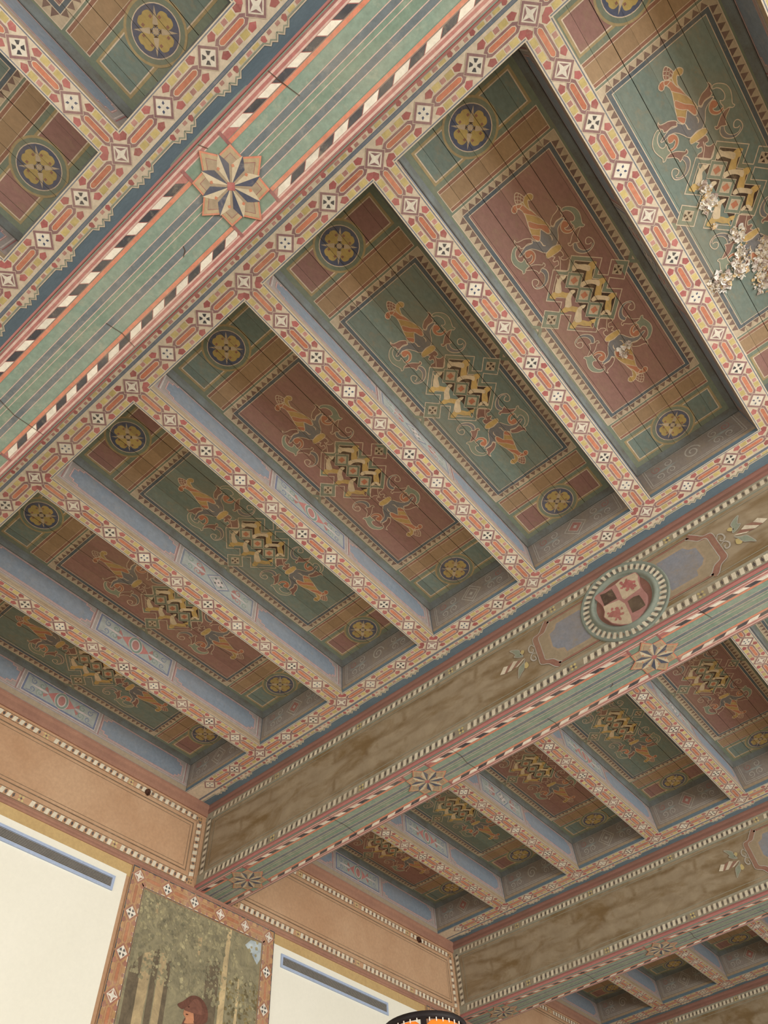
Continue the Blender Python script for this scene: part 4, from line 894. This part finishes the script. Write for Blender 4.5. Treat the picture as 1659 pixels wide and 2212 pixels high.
# ------------------------------------------------------------------ forest painting in its mosaic border
PY0, PY1, PZ = 7.93, 12.87, -2.56
def make_painting(dy, label, figure):
    yc = (PY0 + PY1) / 2; zb = -9.2
    t = thing('wall_painting', (XW + .02, yc + dy, zb), label, 'painting', 'tall paintings below the beams')
    h = (PY1 - PY0) / 2; top = PZ - zb; wd = .44
    MB().box(0, .03, -h + wd, h - wd, wd, top - wd).build('canvas', M['boardback'], t)
    for nm, bb in (('frame_rail', (-h, h, top - wd, top)), ('frame_rail', (-h, h, 0, wd)), ('frame_stile', (-h, -h + wd, wd, top - wd)), ('frame_stile', (h - wd, h, wd, top - wd))):
        MB().box(0, .05, *bb).build(nm, M['wallbrown'], t)
    a = Art()
    a.rect(-h, 0, h, top, 'frameo', .5, 0); 
    a.p[-1] = ([(-h, top - wd), (h, top - wd), (h, top), (-h, top)], K['frameo'], .5)
    for q in (((-h, 0), (h, 0), (h, wd), (-h, wd)), ((-h, wd), (-h + wd, wd), (-h + wd, top - wd), (-h, top - wd)), ((h - wd, wd), (h, wd), (h, top - wd), (h - wd, top - wd))):
        a.poly(q, 'frameo', .5, 0)
    for r, c, l_, wd2 in ((.015, 'black', 1, .03), (wd - .02, 'dentdark', 1, .025), (wd - .045, 'outline', 1.2, .02)):
        a.line([(-h + r, r), (h - r, r), (h - r, top - r), (-h + r, top - r)], wd2, c, l_, True)
    cm = .215; pw = (2 * h - 2 * cm) / 5; nv = 7; pv = (top - 2 * cm) / nv
    m = Art()
    for i in range(5): mosaic_link(m, i * pw, pw, PALF)
    for i in range(6): star_square(m, i * pw, 0, [0, 1, 1, 0, 0, 0][i], PALD)
    a.merge(m.mapped(lambda p: (-h + cm + p[0], top - cm + p[1])))
    v = Art()
    for i in range(nv): mosaic_link(v, i * pv, pv, PALF)
    for i in range(1, nv): star_square(v, i * pv, 0, [0, 1, 1, 0, 1, 1, 0][i], PALD)
    a.merge(v.mapped(lambda p: (-h + cm + p[1], top - cm - p[0]))); a.merge(v.mapped(lambda p: (h - cm + p[1], top - cm - p[0])))
    a.build('painted_border', (.05, 0, 0), Y, Z, X, M['paint'], t)
    c = Art(); hw = h - wd
    G = lambda q: [(y - yc, z - zb) for y, z in q]
    def clip(q): return [(max(-hw, min(hw, y)), max(wd, min(top - wd, z))) for y, z in q]
    c.rect(-hw, wd, hw, top - wd, rgb(142, 134, 108), .5, 0)
    rnd = random.Random(5)
    def blob(y, z, r, cc, l_):
        n = 11
        c.poly(clip([(y + r * rnd.uniform(.6, 1.2) * math.cos(6.283 * i / n), z + r * rnd.uniform(.5, 1.1) * math.sin(6.283 * i / n)) for i in range(n)]), cc, l_, .14)
    for q in ('k1', 'k2', 'k3', 'k4'):
        pts = G(PIC[q]); lo = min(z for y, z in pts)
        c.poly(clip([(y, z if z > lo + .3 else wd + .2) for y, z in pts]), rgb(112, 100, 82), 1)
    for q in ('ta', 'tb', 'tc', 'td', 'te', 'tf'):
        pts = G(PIC[q]); lo = min(z for y, z in pts)
        ext = q in ('ta', 'tb', 'tc', 'td')
        c.poly(clip([(y, (wd + .2) if ext and z < lo + .25 else z) for y, z in pts]), rgb(196, 174, 134) if q in ('ta', 'tb') else rgb(172, 152, 118), 2)
    c.poly(clip(G(PIC['sky'])), rgb(176, 186, 190), 1.5)
    for _ in range(1300):
        y = rnd.uniform(-hw, hw); z = top - wd - rnd.random() ** 1.25 * 1.9
        if y > hw * .60 and z > top - wd - 1.0 and rnd.random() < .85: continue
        if abs(y - (11.3 - yc)) < .14 and rnd.random() < .85: continue
        u_ = math.sin(y * 3.1 + 1) * math.sin(z * 2.3) * .5 + .5
        base = rnd.choice([(140, 132, 106), (148, 139, 110), (132, 126, 102)]) if rnd.random() > u_ * .6 else rnd.choice([(164, 155, 122), (156, 147, 116)])
        blob(y, z, rnd.uniform(.02, .06), rgb(*base), 3 + rnd.random() * 2)
    for _ in range(160):
        blob(rnd.uniform(hw * .35, hw), top - wd - rnd.uniform(1.1, 2.3), rnd.uniform(.025, .07), rnd.choice([rgb(128, 114, 80), rgb(140, 126, 88), rgb(112, 102, 76)]), 1.6 + rnd.random() * .3)
    for _ in range(160):
        blob(rnd.uniform(-hw, hw), wd + rnd.uniform(0, 1.4), rnd.uniform(.05, .16), rnd.choice([rgb(96, 92, 64), rgb(112, 102, 74), rgb(90, 84, 62)]), 2.5)
    if figure:
        hat, fc = G(PIC['hat']), G(PIC['face'])
        fz = min(z for y, z in fc); fy = sum(y for y, z in fc) / len(fc)
        c.poly(clip([(fy - .12, fz + .1), (fy + .35, fz + .1), (fy + .62, fz - .5), (fy + .55, fz - 2.0), (fy - .45, fz - 2.0), (fy - .35, fz - .5)]), rgb(112, 80, 68), 4.5)
        c.disc(fy + .16, fz + .36, .33, rgb(104, 72, 62), 4.7, 24, .27)
        c.shape(fc, rgb(196, 138, 104), 5, None); c.shape(hat, rgb(112, 76, 64), 6, None)
        c.shape([(y * .6 + .4 * (fy + .2), z - .06) for y, z in hat[:6]], rgb(128, 88, 74), 6.5, None)
        c.poly([(fy - .07, fz + .33), (fy - .02, fz + .34), (fy - .02, fz + .36), (fy - .07, fz + .355)], rgb(70, 46, 38), 7)
        c.poly([(fy - .10, fz + .17), (fy - .03, fz + .18), (fy - .03, fz + .20), (fy - .10, fz + .195)], rgb(84, 50, 40), 7)
    c.build('painted_picture', (.03, 0, 0), Y, Z, X, M['canvas'], t)
make_painting(0, 'tall painting of a figure in a red hat among forest trees, in mosaic border', True)
make_painting(BAY, 'second mosaic-bordered painting, mostly hidden behind the orange lamp', False)

# ------------------------------------------------------------------ small iron studs under the frieze
def stud(y, z, label):
    t = thing('iron_stud', (XW, y, z), label, 'stud', 'dark iron studs on the wall frieze')
    bm = bmesh.new(); bmesh.ops.create_uvsphere(bm, u_segments=12, v_segments=8, radius=.085 * U)
    for v in bm.verts: v.co.x = max(v.co.x, -.02 * U) * .8; v.co.z *= 1.1 + .2 * math.sin(v.co.y * 60)
    me = bpy.data.meshes.new('head'); bm.to_mesh(me); bm.free(); me.materials.append(M['hook']); link('head', me, t, (.03, 0, 0))
    MB().prism([(.07, -.02), (.13, -.05), (.14, -.12), (.10, -.13), (.10, -.07), (.05, -.04)], 'y', -.02, .02).build('hook', M['hook'], t)
stud(7.85, -.54, 'small dark iron stud on the frieze left of the roundel beam')
stud(19.79, -.53, 'small dark iron stud on the frieze near the distant beam')

# ------------------------------------------------------------------ tall lamp with amber shade
def make_lamp():
    cx, cy, cz = cam.location
    d = Vector((-.5523, .7604, 0)).normalized()
    dist = 2.75
    bx, by = cx + d.x * dist, cy + d.y * dist
    top = cz + dist * .3592
    t = bpy.data.objects.new('floor_lamp', None); col.objects.link(t); t.location = (bx, by, 0)
    tag(t, 'tall floor lamp with laced orange shade and black rim, at the bottom edge', 'lamp', None, 'thing')
    def raw(name, bm, mat, sm=True, parent=t):
        me = bpy.data.meshes.new(name); bmesh.ops.recalc_face_normals(bm, faces=bm.faces); bm.to_mesh(me); bm.free()
        for p in me.polygons: p.use_smooth = sm
        me.materials.append(mat); return link(name, me, parent)
    def turned(prof, n=40):
        bm = bmesh.new(); rings = []
        for i in range(n):
            th = 2 * math.pi * i / n
            rings.append([bm.verts.new((r * math.cos(th), r * math.sin(th), z)) for r, z in prof])
        for i in range(n):
            for j in range(len(prof) - 1):
                bm.faces.new((rings[i][j], rings[(i + 1) % n][j], rings[(i + 1) % n][j + 1], rings[i][j + 1]))
        return bm
    R0, R1, H = .136, .235, .30
    raw('base', turned([(.001, .0), (.18, .0), (.18, .02), (.14, .035), (.04, .05), (.02, .08)]), M['iron'])
    raw('pole', turned([(.014, .06), (.014, top - H * .5), (.02, top - H * .5), (.02, top - H * .4), (.001, top - H * .4)]), M['iron'])
    raw('rim', turned([(R0 - .004, top - .022), (R0 + .004, top - .022), (R0 + .005, top - .004), (R0 + .001, top), (R0 - .005, top - .002), (R0 - .004, top - .022)]), M['iron'])
    raw('lower_rim', turned([(R1 - .004, top - H), (R1 + .004, top - H), (R1 + .002, top - H + .018), (R1 - .006, top - H + .018), (R1 - .004, top - H)]), M['iron'])
    n = 6
    ang0 = math.atan2(-d.y, -d.x)
    for i in range(n):
        bm = bmesh.new(); a0 = ang0 + (i + .06) * 2 * math.pi / n; a1 = ang0 + (i + .94) * 2 * math.pi / n; g = []
        for j in range(9):
            th = a0 + (a1 - a0) * j / 8; e = abs(j / 4 - 1) ** 6 * .014
            row = []
            for k, (r, z) in enumerate(((R0 + .003, top - .026 - e), (R0 + (R1 - R0) * .5, top - H / 2), (R1 - .003, top - H + .02 + e))):
                row.append(bm.verts.new((r * math.cos(th), r * math.sin(th), z)))
            g.append(row)
        for j in range(8):
            for k in range(2): bm.faces.new((g[j][k], g[j + 1][k], g[j + 1][k + 1], g[j][k + 1]))
        pnl = raw('shade_panel', bm, M['amber'])
        bm = bmesh.new()
        for j in range(6):
            th = a0 + (a1 - a0) * (j + .5) / 6; r = R0 + .007
            for q in (0,):
                m_ = Matrix.Translation((r * math.cos(th), r * math.sin(th), top - .027)) @ Matrix.Rotation(th, 4, 'Z') @ Matrix.Diagonal((.003, .0028, .011, 1))
                bmesh.ops.create_cube(bm, size=1, matrix=m_)
        raw('lacing', bm, M['stitch'], False, pnl)
        bm = bmesh.new(); th = ang0 + i * 2 * math.pi / n
        p0 = Vector((R0 * math.cos(th), R0 * math.sin(th), top - .02)); p1 = Vector((R1 * math.cos(th), R1 * math.sin(th), top - H + .01))
        tv = Vector((-math.sin(th), math.cos(th), 0)); nv = Vector((math.cos(th), math.sin(th), 0))
        vs_ = [bm.verts.new(p + tv * (s * .009) + nv * k) for p in (p0, p1) for s, k in ((-1, .001), (1, .001), (1, .008), (-1, .008))]
        for q in ((0, 1, 2, 3), (7, 6, 5, 4), (0, 4, 5, 1), (1, 5, 6, 2), (2, 6, 7, 3), (3, 7, 4, 0)): bm.faces.new([vs_[j] for j in q])
        raw('rib', bm, M['iron'], False)
    for i in range(3):
        bm = bmesh.new(); th = ang0 + .5 + i * 2 * math.pi / 3; z = top - H * .45
        m_ = Matrix.Rotation(th, 4, 'Z') @ Matrix.Translation((.098, 0, z)) @ Matrix.Diagonal((.17, .006, .006, 1))
        bmesh.ops.create_cube(bm, size=1, matrix=m_); raw('shade_arm', bm, M['iron'], False)
make_lamp()
